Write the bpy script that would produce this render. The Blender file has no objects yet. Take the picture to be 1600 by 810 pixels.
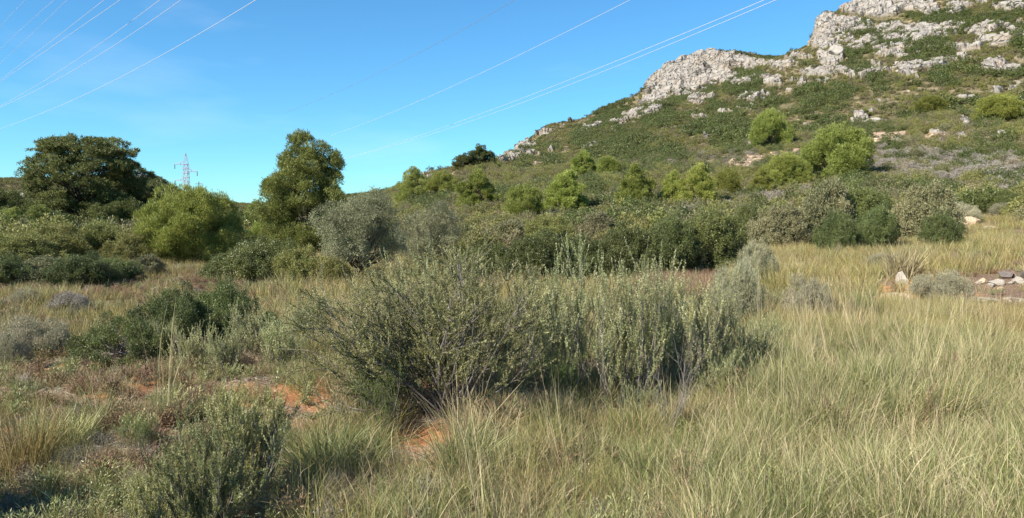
import bpy, math, random
import numpy as np
from math import radians, tan, atan, sin, cos, pi

# ------------------------------------------------------------ camera, light
C = bpy.context.scene
COL = C.collection
F = 1209.0                        # focal length in photo pixels (photo 1600 x 810)
PITCH = atan(65 / F)
CAMZ = 1.65
cd = bpy.data.cameras.new('camera'); cam = bpy.data.objects.new('camera', cd); COL.objects.link(cam)
cd.sensor_width = 36; cd.lens = 36 * F / 1600; cd.clip_start = .05; cd.clip_end = 6000
cam.location = (0, 0, CAMZ); cam.rotation_euler = (pi / 2 - PITCH, 0, 0)
C.camera = cam

SUN_EL = radians(38); SUN_AZ = radians(-126)      # azimuth from +Y (view direction), negative = left
w = bpy.data.worlds.new('World'); C.world = w; w.use_nodes = True
nt = w.node_tree; nt.nodes.clear()
sky = nt.nodes.new('ShaderNodeTexSky'); sky.sky_type = 'NISHITA'; sky.sun_disc = False
sky.sun_elevation = SUN_EL; sky.sun_rotation = SUN_AZ
sky.air_density = 1.0; sky.dust_density = 0.0; sky.ozone_density = 4.0; sky.altitude = 300
hs = nt.nodes.new('ShaderNodeHueSaturation'); hs.inputs['Saturation'].default_value = 1.0
bg = nt.nodes.new('ShaderNodeBackground'); bg.inputs[1].default_value = 0.088
wo = nt.nodes.new('ShaderNodeOutputWorld')
# faint wisps of cirrus, fixed to the sky's own directions
tc = nt.nodes.new('ShaderNodeTexCoord'); mp = nt.nodes.new('ShaderNodeMapping')
mp.inputs['Scale'].default_value = (2.2, 2.2, 9); mp.inputs['Rotation'].default_value = (0, radians(25), 0)
nz = nt.nodes.new('ShaderNodeTexNoise'); nz.inputs['Scale'].default_value = 1.6; nz.inputs['Detail'].default_value = 6
rp = nt.nodes.new('ShaderNodeValToRGB'); rp.color_ramp.elements[0].position = .55; rp.color_ramp.elements[1].position = .85
rp.color_ramp.elements[1].color = (.16, .16, .16, 1)
mx = nt.nodes.new('ShaderNodeMix'); mx.data_type = 'RGBA'; mx.inputs[7].default_value = (7, 8, 9, 1)
tn = nt.nodes.new('ShaderNodeMix'); tn.data_type = 'RGBA'; tn.blend_type = 'MULTIPLY'; tn.inputs[0].default_value = 1; tn.inputs[7].default_value = (.48, .90, 1.06, 1)
L = nt.links
L.new(tc.outputs['Generated'], mp.inputs[0]); L.new(mp.outputs[0], nz.inputs['Vector']); L.new(nz.outputs['Fac'], rp.inputs[0])
L.new(sky.outputs[0], hs.inputs['Color']); L.new(hs.outputs[0], tn.inputs[6]); L.new(tn.outputs[2], mx.inputs[6]); L.new(rp.outputs[0], mx.inputs[0])
L.new(mx.outputs[2], bg.inputs[0]); L.new(bg.outputs[0], wo.inputs[0])

sd = bpy.data.lights.new('sun', 'SUN'); sun = bpy.data.objects.new('sun', sd); COL.objects.link(sun)
sd.energy = 5.0; sd.angle = radians(.55); sd.color = (1, .92, .80)
sun.rotation_euler = (pi / 2 - SUN_EL, 0, -SUN_AZ + pi)
from mathutils import Vector
_sv = Vector((sin(SUN_AZ) * cos(SUN_EL), cos(SUN_AZ) * cos(SUN_EL), sin(SUN_EL)))
sun.rotation_euler = _sv.to_track_quat('Z', 'Y').to_euler()
C.view_settings.view_transform = 'Standard'; C.view_settings.look = 'None'
C.view_settings.exposure = 0.97; C.view_settings.gamma = 1.0; C.view_settings.use_curve_mapping = False
C.render.engine = 'CYCLES'
C.cycles.max_bounces = 5; C.cycles.diffuse_bounces = 3; C.cycles.transmission_bounces = 3; C.cycles.glossy_bounces = 2

# ------------------------------------------------------------ numeric helpers
def hash01(*k):
    h = np.zeros(np.broadcast(*k).shape, dtype=np.uint32)
    for i, a in enumerate(k):
        h = (h ^ (np.asarray(a).astype(np.int64).astype(np.uint32) * np.uint32([374761393, 668265263, 2246822519, 3266489917][i % 4]))) 
        h = (h ^ (h >> np.uint32(13))) * np.uint32(1274126177)
        h = h ^ (h >> np.uint32(16))
    return (h & np.uint32(0xFFFFFF)).astype(np.float64) / float(0xFFFFFF)

def vnoise(p, seed=0):                 # value noise; p (...,d), d = 2 or 3
    d = p.shape[-1]; i = np.floor(p).astype(np.int64); f = p - i; f = f * f * (3 - 2 * f)
    out = 0
    for c in range(2 ** d):
        o = [(c >> k) & 1 for k in range(d)]
        wgt = 1
        for k in range(d): wgt = wgt * (f[..., k] if o[k] else 1 - f[..., k])
        out = out + wgt * hash01(*[i[..., k] + o[k] for k in range(d)], np.int64(seed))
    return out

def fbm(p, oct=4, seed=0, gain=.5):
    s = 0; a = 1; t = 0
    for o in range(oct):
        s = s + a * vnoise(p * (2.03 ** o) + 17.3 * o, seed + o); t += a; a *= gain
    return s / t

def voro(p, seed=0):                   # 3D Worley: F1, F2, random of the nearest cell
    i = np.floor(p).astype(np.int64); f = p - i
    F1 = np.full(p.shape[:-1], 9.); F2 = F1.copy(); R = F1 * 0
    for dx in (-1, 0, 1):
        for dy in (-1, 0, 1):
            for dz in (-1, 0, 1):
                c = i + (dx, dy, dz)
                q = np.stack([hash01(c[..., 0], c[..., 1], c[..., 2], np.int64(seed + s)) for s in (1, 2, 3)], -1) + (dx, dy, dz) - f
                r = (q ** 2).sum(-1)
                new = r < F1
                F2 = np.where(new, F1, np.minimum(F2, r)); F1 = np.where(new, r, F1)
                R = np.where(new, hash01(c[..., 0], c[..., 1], c[..., 2], np.int64(seed + 7)), R)
    return np.sqrt(F1), np.sqrt(F2), R

def unit(v): return v / np.maximum(np.linalg.norm(v, axis=-1, keepdims=True), 1e-9)
def sstep(a, b, x): t = np.clip((x - a) / (b - a), 0, 1); return t * t * (3 - 2 * t)

def ray(px, py):
    u = (np.asarray(px, float) - 800) / F; v = (405 - np.asarray(py, float)) / F
    u, v = np.broadcast_arrays(u, v)
    return np.stack([u, cos(PITCH) + v * sin(PITCH), -sin(PITCH) + v * cos(PITCH)], -1)
def zat(px, py, R):                    # height of the sight line (px,py) at horizontal distance R
    d = ray(px, py); return CAMZ + R * d[..., 2] / np.hypot(d[..., 0], d[..., 1])
def proj(P):
    x, y, z = P[..., 0], P[..., 1], P[..., 2] - CAMZ
    fw = np.maximum(y * cos(PITCH) - z * sin(PITCH), 1e-3); up = y * sin(PITCH) + z * cos(PITCH)
    return 800 + F * x / fw, 405 - F * up / fw

# ------------------------------------------------------------ terrain
RW = np.array([0.01, 3, 6, 12, 20, 35, 60, 90, 130, 180, 240, 310, 335, 420, 450, 600, 1500])
# photo rows of the ground at those distances (from 20 m on), per photo column
TAB = {
 -400: (441, 398, 373, 362, 355, 350, 343, 330, 326, 285, 270),
 0:    (441, 398, 373, 362, 355, 350, 343, 332, 328, 295, 280),
 240:  (441, 398, 373, 362, 355, 350, 344, 334, 326, 288, 278),
 290:  (441, 398, 373, 362, 355, 350, 345, 336, 331, 310, 303),
 400:  (441, 398, 372, 361, 353, 347, 341, 335, 334, 326, 320),
 550:  (441, 397, 366, 352, 339, 330, 320, 314, 312, 309, 306),
 620:  (441, 396, 360, 338, 318, 297, 300, 304, 305, 305, 303),
 700:  (441, 396, 356, 326, 298, 270, 285, 290, 292, 290, 290),
 760:  (441, 396, 353, 322, 290, 254, 262, 264, 263, 262, 260),
 790:  (441, 396, 352, 320, 288, 260, 252, 251, 250, 249, 246),
 830:  (440, 395, 350, 318, 288, 262, 244, 236, 233, 224, 215),
 860:  (440, 395, 350, 316, 288, 260, 240, 228, 224, 205, 195),
 900:  (440, 394, 348, 314, 285, 257, 232, 214, 210, 198, 190),
 940:  (439, 393, 347, 312, 281, 250, 224, 200, 196, 182, 172),
 1000: (438, 392, 345, 310, 276, 241, 210, 182, 177, 168, 145),
 1030: (437, 391, 343, 308, 273, 236, 203, 174, 169, 158, 114),
 1075: (437, 390, 341, 306, 269, 229, 195, 164, 160, 148, 93),
 1110: (436, 389, 340, 304, 265, 222, 186, 154, 150, 136, 84),
 1160: (436, 388, 337, 302, 260, 211, 168, 132, 126, 110, 87),
 1195: (436, 388, 335, 300, 256, 203, 155, 115, 106, 98, 94),
 1215: (436, 387, 333, 298, 253, 198, 149, 103, 92, 96, 96),
 1262: (435, 386, 330, 292, 247, 186, 130, 78, 68, 80, 84),
 1274: (435, 386, 330, 291, 246, 184, 126, 62, 30, 50, 60),
 1300: (435, 385, 328, 289, 243, 179, 119, 54, 19, 42, 52),
 1330: (434, 384, 327, 286, 239, 174, 110, 46, 6, 20, 30),
 1380: (433, 383, 326, 282, 233, 166, 97, 33, -20, -10, 0),
 1450: (432, 380, 324, 277, 226, 157, 82, 14, -30, -60, -70),
 1600: (430, 375, 318, 268, 214, 142, 60, -20, -60, -120, -150),
 2000: (428, 365, 300, 240, 180, 100, 10, -90, -130, -200, -260),
}
cpx = np.array(sorted(TAB)); ctab = np.array([TAB[k] for k in cpx], float)
# height table: columns x RW
CZ = np.zeros((len(cpx), len(RW)))
for j, R in enumerate(RW[4:15]): CZ[:, 4 + j] = zat(cpx, ctab[:, j], R)
CZ[:, 15] = CZ[:, 14] - 25 * sstep(0, 30, CZ[:, 14]); CZ[:, 16] = CZ[:, 15] * .5
CTH = np.arctan((cpx - 800) / F)
from_th = np.concatenate([[-pi], [-pi * .6], CTH, [pi * .6], [pi]])
CZ = np.concatenate([CZ[:1] * 0, CZ[:1] * .3, CZ, CZ[-1:] * .3, CZ[-1:] * 0], 0)

def fine_axis(parts):
    return np.unique(np.concatenate([np.linspace(a, b, n) for a, b, n in parts]))
tfine = np.arctan((np.arange(-60, 1665, 1.8) - 800) / F)
TH = np.unique(np.concatenate([np.linspace(-pi, tfine[0], 70), tfine, np.linspace(tfine[-1], pi, 70)]))
RR = np.unique(np.concatenate([[0.01, .5, 1, 1.5, 2], np.geomspace(2.5, 60, 170), np.linspace(60, 310, 190), np.linspace(310, 336, 30),
                               np.linspace(336, 418, 45), np.linspace(418, 452, 44), np.geomspace(455, 1500, 22)]))
LR = np.log(RW + 4)
def cubic_rows(Z, xk, x):              # monotone-limited Hermite along axis 1
    dx = np.diff(xk); s = np.diff(Z, axis=1) / dx
    m = np.zeros_like(Z); m[:, 0] = s[:, 0]; m[:, -1] = s[:, -1]
    a, b = s[:, :-1], s[:, 1:]
    m[:, 1:-1] = np.where(a * b > 0, 2 * a * b / (a + b + 1e-12), 0)
    i = np.clip(np.searchsorted(xk, x, side='right') - 1, 0, len(xk) - 2); t = (x - xk[i]) / dx[i]; h = dx[i]
    return ((1 + 2 * t) * (1 - t) ** 2 * Z[:, i] + t * (1 - t) ** 2 * h * m[:, i] + t * t * (3 - 2 * t) * Z[:, i + 1] + t * t * (t - 1) * h * m[:, i + 1])
Zc = cubic_rows(CZ, np.log(RW + 4), np.log(RR + 4))
Zg = cubic_rows(Zc.T.copy(), from_th, TH).T          # (theta, R)
T2, R2 = np.meshgrid(TH, RR, indexing='ij')
X2 = R2 * np.sin(T2); Y2 = R2 * np.cos(T2)
xy = np.stack([X2, Y2], -1)
# rolling and small relief
rel = (fbm(xy / 30, 3, 5) - .5) * np.clip(R2 / 60, 0, 1) * 3.0 * sstep(30, 90, R2) + (fbm(xy / 2.2, 3, 9) - .5) * .22 * sstep(2, 5, R2)
rel += (fbm(xy / .45, 3, 12) - .5) * (.07 + .10 * sstep(3, 5, R2) * sstep(12, 9, R2))
rel *= 1 - .7 * sstep(400, 450, R2)
Zg = Zg + rel
# the little eroded soil bank in the foreground, lower to its left
def px2xy(px, R): th = np.arctan((px - 800) / F); return R * np.sin(th), R * np.cos(th)
def bump(px, R, rx, amp):
    x, y = px2xy(px, R); return amp * np.exp(-(((X2 - x) ** 2 + (Y2 - y) ** 2) / rx ** 2))
Zg += bump(760, 6.6, .8, .16) + bump(640, 5.6, .35, -.13) + bump(480, 7.0, .5, -.14) + bump(1250, 9, 2.2, .12)
PXg, PYg = proj(np.stack([X2, Y2, Zg], -1))

def blobs(lst, px, py):
    s = np.zeros(px.shape)
    for cx, cy, rx, ry, rot, wt in lst:
        a = radians(rot); dx = px - cx; dy = py - cy
        u = (dx * cos(a) + dy * sin(a)) / rx; v = (-dx * sin(a) + dy * cos(a)) / ry
        s = np.maximum(s, wt * np.exp(-(u * u + v * v) ** 1.6 * .7))
    return s
ROCKS = [(1062, 120, 62, 26, -30, 1.3), (1030, 138, 30, 22, -30, 1.3), (1105, 104, 45, 20, -8, 1.3), (1145, 97, 38, 9, 8, 1.2), (1172, 126, 66, 8, -6, .95), (1170, 152, 34, 7, -5, .85),
 (1096, 157, 26, 6, -8, 1), (1000, 178, 52, 7, -17, 1), (920, 203, 24, 5, -22, 1), (850, 212, 45, 5, -25, .75), (812, 240, 30, 6, -35, .8), (880,193,30,4,-10,.7),
 (1290, 44, 28, 24, -10, 1.35), (1300, 66, 34, 12, -8, 1.2), (1372, 10, 62, 15, -6, 1.3), (1332, 40, 30, 14, -15, 1.2), (1452, 15, 20, 10, 0, 1.2), (1300, 86, 22, 15, 0, 1.2),
 (1430, 52, 78, 13, -4, 1.1), (1402, 80, 40, 10, 0, 1), (1547, 47, 40, 8, -6, 1.05), (1550, 69, 55, 8, -3, 1), (1395, 110, 85, 10, -3, .9), (1275, 118, 44, 12, -8, .95),
 (1592, 12, 20, 8, 0, 1), (1494, 16, 18, 8, 0, 1), (1342, 191, 16, 6, -15, 1), (1500, 95, 40, 6, 0, .75), (1220, 108, 24, 8, -10, .85), (1560, 110, 50, 5, 0, .7)]
PINK = [(1170, 252, 50, 9, -9, 1.3), (1235, 241, 48, 9, -8, 1.35), (1388, 219, 46, 14, -4, 1.4), (1490, 219, 48, 10, 4, 1.3), (1575, 222, 42, 11, 4, 1.3), (998, 332, 46, 5, -6, 1.05), (1030, 310, 10, 16, 10, .9), (1150, 258, 60, 5, -5, .8),
 (714, 273, 10, 8, 0, 1.2), (690, 272, 6, 5, 0, 1.0), (1540, 352, 45, 8, 3, 1.0), (1250, 172, 30, 5, 5, .6), (1450, 190, 60, 5, 3, .7), (1560, 195, 50, 5, 3, .7), (1100, 200, 60, 5, -5, .55), (960, 238, 40, 4, -8, .7), (835, 258, 20, 3, -10, .8), (880, 300, 20, 4, 0, .6)]
hill = sstep(45, 70, R2)
P3 = np.stack([X2, Y2, Zg], -1)
nr = fbm(P3 / (3, 3, 1.8), 4, 31)
nbig = fbm(np.stack([PXg / 42, PYg / 11], -1), 4, 44)
RB = [(a_, b_, c_ * 1.15, d_ * 1.3, e_, f_) for a_, b_, c_, d_, e_, f_ in ROCKS]
rock = sstep(.74, .84, blobs(RB, PXg, PYg) * 1.1 + (nbig - .5) * 1.7 + (nr - .5) * 1.1) * hill * sstep(.05, .3, blobs(RB, PXg, PYg))
# a sprinkling of rock high on the slope
up = sstep(175, 90, PYg) * sstep(900, 1150, PXg)
rock = np.maximum(rock, hill * sstep(.66, .72, nbig * .7 + nr * .3 + up * .085))
pink = sstep(.80, .95, blobs(PINK, PXg, PYg) * 1.1 + (nbig - .5) * 1.0 + (nr - .5) * .6) * hill * (1 - rock)
# blocky rock relief
far = sstep(380, 430, R2)
sc = np.stack([5.0 + 2 * far, 5.0 + 2 * far, 2.8 + 11 * far], -1)
f1, f2, cr = voro(P3 / sc, 3); g1, g2, c2 = voro(P3 / (sc * .42), 8)
crack = sstep(0, .10 + .07 * far, f2 - f1)
lay = Zg / 2.6 + (fbm(P3 / 9, 2, 61) - .5) * 2; lay = lay - np.floor(lay)
disp = rock * ((cr * 2.1 + .25) * (crack * .8 + .2) + c2 * .55 * sstep(0, .08, g2 - g1) + 1.1 * lay) * (.85 + .5 * far)
disp += pink * ((c2 * .45) * sstep(0, .12, g2 - g1) + .2)
disp *= sstep(40, 60, R2) * (.35 + .65 * sstep(110, 200, R2))
out = unit(np.stack([-np.sin(T2) * .75 - .35, -np.cos(T2) * .75, np.full(T2.shape, .75)], -1))
P3 = P3 + out * disp[..., None]
PXg, PYg = proj(P3)
red = blobs([(140, 600, 200, 60, 0, 1.0), (350, 700, 120, 60, 0, .9), (560, 740, 100, 50, 0, 1.1), (200, 700, 120, 60, 0, .8), (650, 705, 75, 55, -40, 1.6), (480, 640, 60, 45, 0, 1.3), (300, 640, 130, 60, 0, .8), (60, 560, 90, 30, 0, .75), (680, 640, 40, 40, 0, 1.3), (60, 790, 160, 40, 0, .8), (1440, 460, 90, 14, 0, .8), (1440, 440, 40, 20, 0, .5)], PXg, PYg)

def make_mesh(name, V, faces, mats, tint=None, matidx=None, smooth=False, attrs=None):
    me = bpy.data.meshes.new(name)
    V = np.ascontiguousarray(V, dtype=np.float32).reshape(-1, 3)
    me.vertices.add(len(V)); me.vertices.foreach_set('co', V.ravel())
    if not isinstance(faces, list): faces = [faces]
    faces = [np.asarray(f, dtype=np.int32) for f in faces if len(f)]
    lv = np.concatenate([f.ravel() for f in faces]); tot = np.concatenate([np.full(len(f), f.shape[1], np.int32) for f in faces])
    st = np.concatenate([[0], np.cumsum(tot)[:-1]]).astype(np.int32)
    me.loops.add(len(lv)); me.loops.foreach_set('vertex_index', lv)
    me.polygons.add(len(tot)); me.polygons.foreach_set('loop_start', st)
    if matidx is not None: me.polygons.foreach_set('material_index', np.asarray(matidx, np.int32))
    me.polygons.foreach_set('use_smooth', np.full(len(tot), smooth, bool))
    for m in (mats if isinstance(mats, (list, tuple)) else [mats]): me.materials.append(m)
    at = dict(attrs or {})
    if tint is not None: at['tint'] = tint
    for k, a in at.items():
        A = me.attributes.new(k, 'FLOAT', 'POINT'); A.data.foreach_set('value', np.ascontiguousarray(a, dtype=np.float32).ravel())
    me.update(); me.validate()
    return me

def linkobj(name, me, parent=None):
    o = bpy.data.objects.new(name, me); COL.objects.link(o)
    if parent is not None: o.parent = parent
    return o
def tag(o, label=None, cat=None, group=None, kind=None):
    if label: o['label'] = label
    if cat: o['category'] = cat
    if group: o['group'] = group
    if kind: o['kind'] = kind
    return o

# ------------------------------------------------------------ materials
def newmat(name):
    m = bpy.data.materials.new(name); m.use_nodes = True; m.node_tree.nodes.clear(); return m, m.node_tree.nodes, m.node_tree.links
def leafmat(name, c1, c2, c3=None, rough=.55, trans=.3, dead=0.0, deadcol=(.22, .15, .08), spec=.3):
    """leaf colours run c1..c2 by leaf, and vary a little from plant to plant"""
    m, N, K = newmat(name)
    a = N.new('ShaderNodeAttribute'); a.attribute_name = 'tint'
    oi = N.new('ShaderNodeObjectInfo')
    r = N.new('ShaderNodeValToRGB'); e = r.color_ramp.elements
    e[0].color = (*c1, 1); e[0].position = 0; e[1].color = (*c2, 1); e[1].position = .85 if dead == 0 else .95 - dead
    if c3: x = e.new(.5); x.color = (*c3, 1)
    if dead > 0: x = e.new(1 - dead); x.color = (*deadcol, 1)
    h = N.new('ShaderNodeHueSaturation')
    v = N.new('ShaderNodeMapRange'); v.inputs['To Min'].default_value = .78; v.inputs['To Max'].default_value = 1.25
    hh = N.new('ShaderNodeMapRange'); hh.inputs['To Min'].default_value = .485; hh.inputs['To Max'].default_value = .515
    ml = N.new('ShaderNodeMath'); ml.operation = 'MULTIPLY'; ml.inputs[1].default_value = 7.31
    fr = N.new('ShaderNodeMath'); fr.operation = 'FRACT'
    K.new(oi.outputs['Random'], v.inputs['Value']); K.new(oi.outputs['Random'], ml.inputs[0]); K.new(ml.outputs[0], fr.inputs[0]); K.new(fr.outputs[0], hh.inputs['Value'])
    K.new(a.outputs['Fac'], r.inputs[0]); K.new(r.outputs[0], h.inputs['Color']); K.new(v.outputs[0], h.inputs['Value']); K.new(hh.outputs[0], h.inputs['Hue'])
    b = N.new('ShaderNodeBsdfPrincipled'); b.inputs['Roughness'].default_value = rough; b.inputs['Specular IOR Level'].default_value = spec
    t = N.new('ShaderNodeBsdfTranslucent'); mixs = N.new('ShaderNodeMixShader'); mixs.inputs[0].default_value = trans
    o = N.new('ShaderNodeOutputMaterial')
    K.new(h.outputs[0], b.inputs['Base Color']); K.new(h.outputs[0], t.inputs[0])
    K.new(b.outputs[0], mixs.inputs[1]); K.new(t.outputs[0], mixs.inputs[2]); K.new(mixs.outputs[0], o.inputs[0])
    return m
def plainmat(name, c1, c2, scale=8, rough=.85, bump=.3, metal=0, stretch=(1, 1, 1)):
    m, N, K = newmat(name)
    t = N.new('ShaderNodeTexCoord'); mp = N.new('ShaderNodeMapping'); mp.inputs['Scale'].default_value = stretch
    n = N.new('ShaderNodeTexNoise'); n.inputs['Scale'].default_value = scale; n.inputs['Detail'].default_value = 8; n.inputs['Roughness'].default_value = .65
    r = N.new('ShaderNodeValToRGB'); r.color_ramp.elements[0].color = (*c1, 1); r.color_ramp.elements[1].color = (*c2, 1)
    r.color_ramp.elements[0].position = .32; r.color_ramp.elements[1].position = .68
    b = N.new('ShaderNodeBsdfPrincipled'); b.inputs['Roughness'].default_value = rough; b.inputs['Metallic'].default_value = metal
    b.inputs['Specular IOR Level'].default_value = .25
    bp = N.new('ShaderNodeBump'); bp.inputs['Strength'].default_value = bump; bp.inputs['Distance'].default_value = .05
    o = N.new('ShaderNodeOutputMaterial')
    K.new(t.outputs['Object'], mp.inputs[0]); K.new(mp.outputs[0], n.inputs['Vector']); K.new(n.outputs['Fac'], r.inputs[0]); K.new(r.outputs[0], b.inputs['Base Color'])
    K.new(n.outputs['Fac'], bp.inputs['Height']); K.new(bp.outputs[0], b.inputs['Normal']); K.new(b.outputs[0], o.inputs[0])
    return m

M = {}
M['pine_dark'] = leafmat('dark pine needles', (.05, .066, .02), (.19, .20, .062), rough=.5, trans=.28)
M['pine_mid'] = leafmat('pine needles', (.11, .145, .03), (.32, .36, .10), rough=.5, trans=.36)
M['pine_young'] = leafmat('young pine needles', (.15, .18, .03), (.355, .38, .095), rough=.5, trans=.38)
M['olive'] = leafmat('olive leaves', (.08, .088, .036), (.30, .305, .165), rough=.45, trans=.18, spec=.4)
M['mastic'] = leafmat('mastic leaves', (.045, .062, .016), (.175, .20, .06), rough=.42, trans=.25, spec=.4, dead=.03)
M['bush_olive'] = leafmat('olive green bush leaves', (.125, .13, .035), (.29, .285, .09), rough=.5, trans=.28, dead=.05)
M['bush_dull'] = leafmat('dull bush leaves', (.095, .095, .042), (.25, .235, .12), rough=.55, trans=.22, dead=.06)
M['scrub_brown'] = leafmat('brownish scrub', (.125, .105, .05), (.28, .235, .13), rough=.7, trans=.2)
M['scrub_grey'] = leafmat('grey dry scrub', (.19, .165, .13), (.35, .315, .26), rough=.75, trans=.15)
M['sage'] = leafmat('grey green sage leaves', (.15, .165, .05), (.60, .60, .34), c3=(.31, .325, .13), rough=.5, trans=.22, dead=.03)
M['sage_grey'] = leafmat('grey bush leaves', (.15, .145, .07), (.42, .40, .26), rough=.6, trans=.2, dead=.08)
M['rosemary'] = leafmat('rosemary leaves', (.125, .135, .042), (.56, .55, .28), c3=(.26, .27, .095), rough=.55, trans=.25, dead=.04, spec=.2)
M['fresh'] = leafmat('fresh green leaves', (.07, .12, .02), (.19, .25, .05), rough=.5, trans=.35)
M['grass'] = leafmat('meadow grass blades', (.105, .13, .032), (.52, .50, .26), c3=(.23, .25, .08), rough=.5, trans=.3, dead=.10, deadcol=(.5, .41, .25))
M['grass_green'] = leafmat('green grass blades', (.08, .12, .025), (.28, .30, .12), rough=.5, trans=.3, dead=.06, deadcol=(.4, .33, .18))
M['straw'] = leafmat('dry straw', (.20, .15, .07), (.52, .43, .26), c3=(.33, .27, .14), rough=.6, trans=.2)
M['grass_gold'] = leafmat('golden grass', (.20, .18, .05), (.48, .38, .17), c3=(.31, .265, .09), rough=.55, trans=.3)
M['herb_brown'] = leafmat('brown dry herbs', (.14, .085, .048), (.36, .25, .15), rough=.7, trans=.15)
M['litter'] = leafmat('pale plant litter', (.20, .155, .105), (.48, .41, .30), rough=.7, trans=.1)
M['bark'] = plainmat('bark', (.05, .04, .03), (.14, .115, .09), 14, .9, .6, stretch=(1, 1, .25))
M['twig'] = plainmat('grey twigs', (.10, .085, .07), (.26, .23, .20), 30, .85, .2)
M['twig_red'] = plainmat('brown twigs', (.07, .045, .03), (.17, .12, .085), 30, .85, .2)
M['deadwood'] = plainmat('dead wood', (.20, .18, .15), (.42, .38, .33), 30, .85, .2)
M['stone'] = plainmat('pale limestone', (.24, .205, .16), (.50, .45, .37), 7, .9, .7)
M['stone_orange'] = plainmat('orange limestone', (.38, .24, .13), (.62, .50, .36), 6, .9, .7)
M['stone_dark'] = plainmat('dark stone', (.10, .085, .08), (.24, .20, .18), 9, .9, .7)
M['cliff'] = plainmat('hill limestone', (.25, .225, .195), (.44, .40, .35), .55, .9, .8)
M['steel'] = plainmat('painted lattice steel', (.42, .30, .34), (.62, .52, .56), 2, .5, 0)
M['cable'] = plainmat('aluminium cable', (.50, .50, .52), (.58, .58, .60), 2, .5, 0)
M['cable_dark'] = plainmat('weathered cable', (.16, .18, .2), (.22, .24, .27), 2, .6, 0)
M['glass_ins'] = plainmat('insulator', (.10, .07, .06), (.16, .1, .09), 2, .3, 0)
M['wood_pole'] = plainmat('wooden pole', (.12, .09, .07), (.2, .16, .12), 6, .8, .2)

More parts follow.
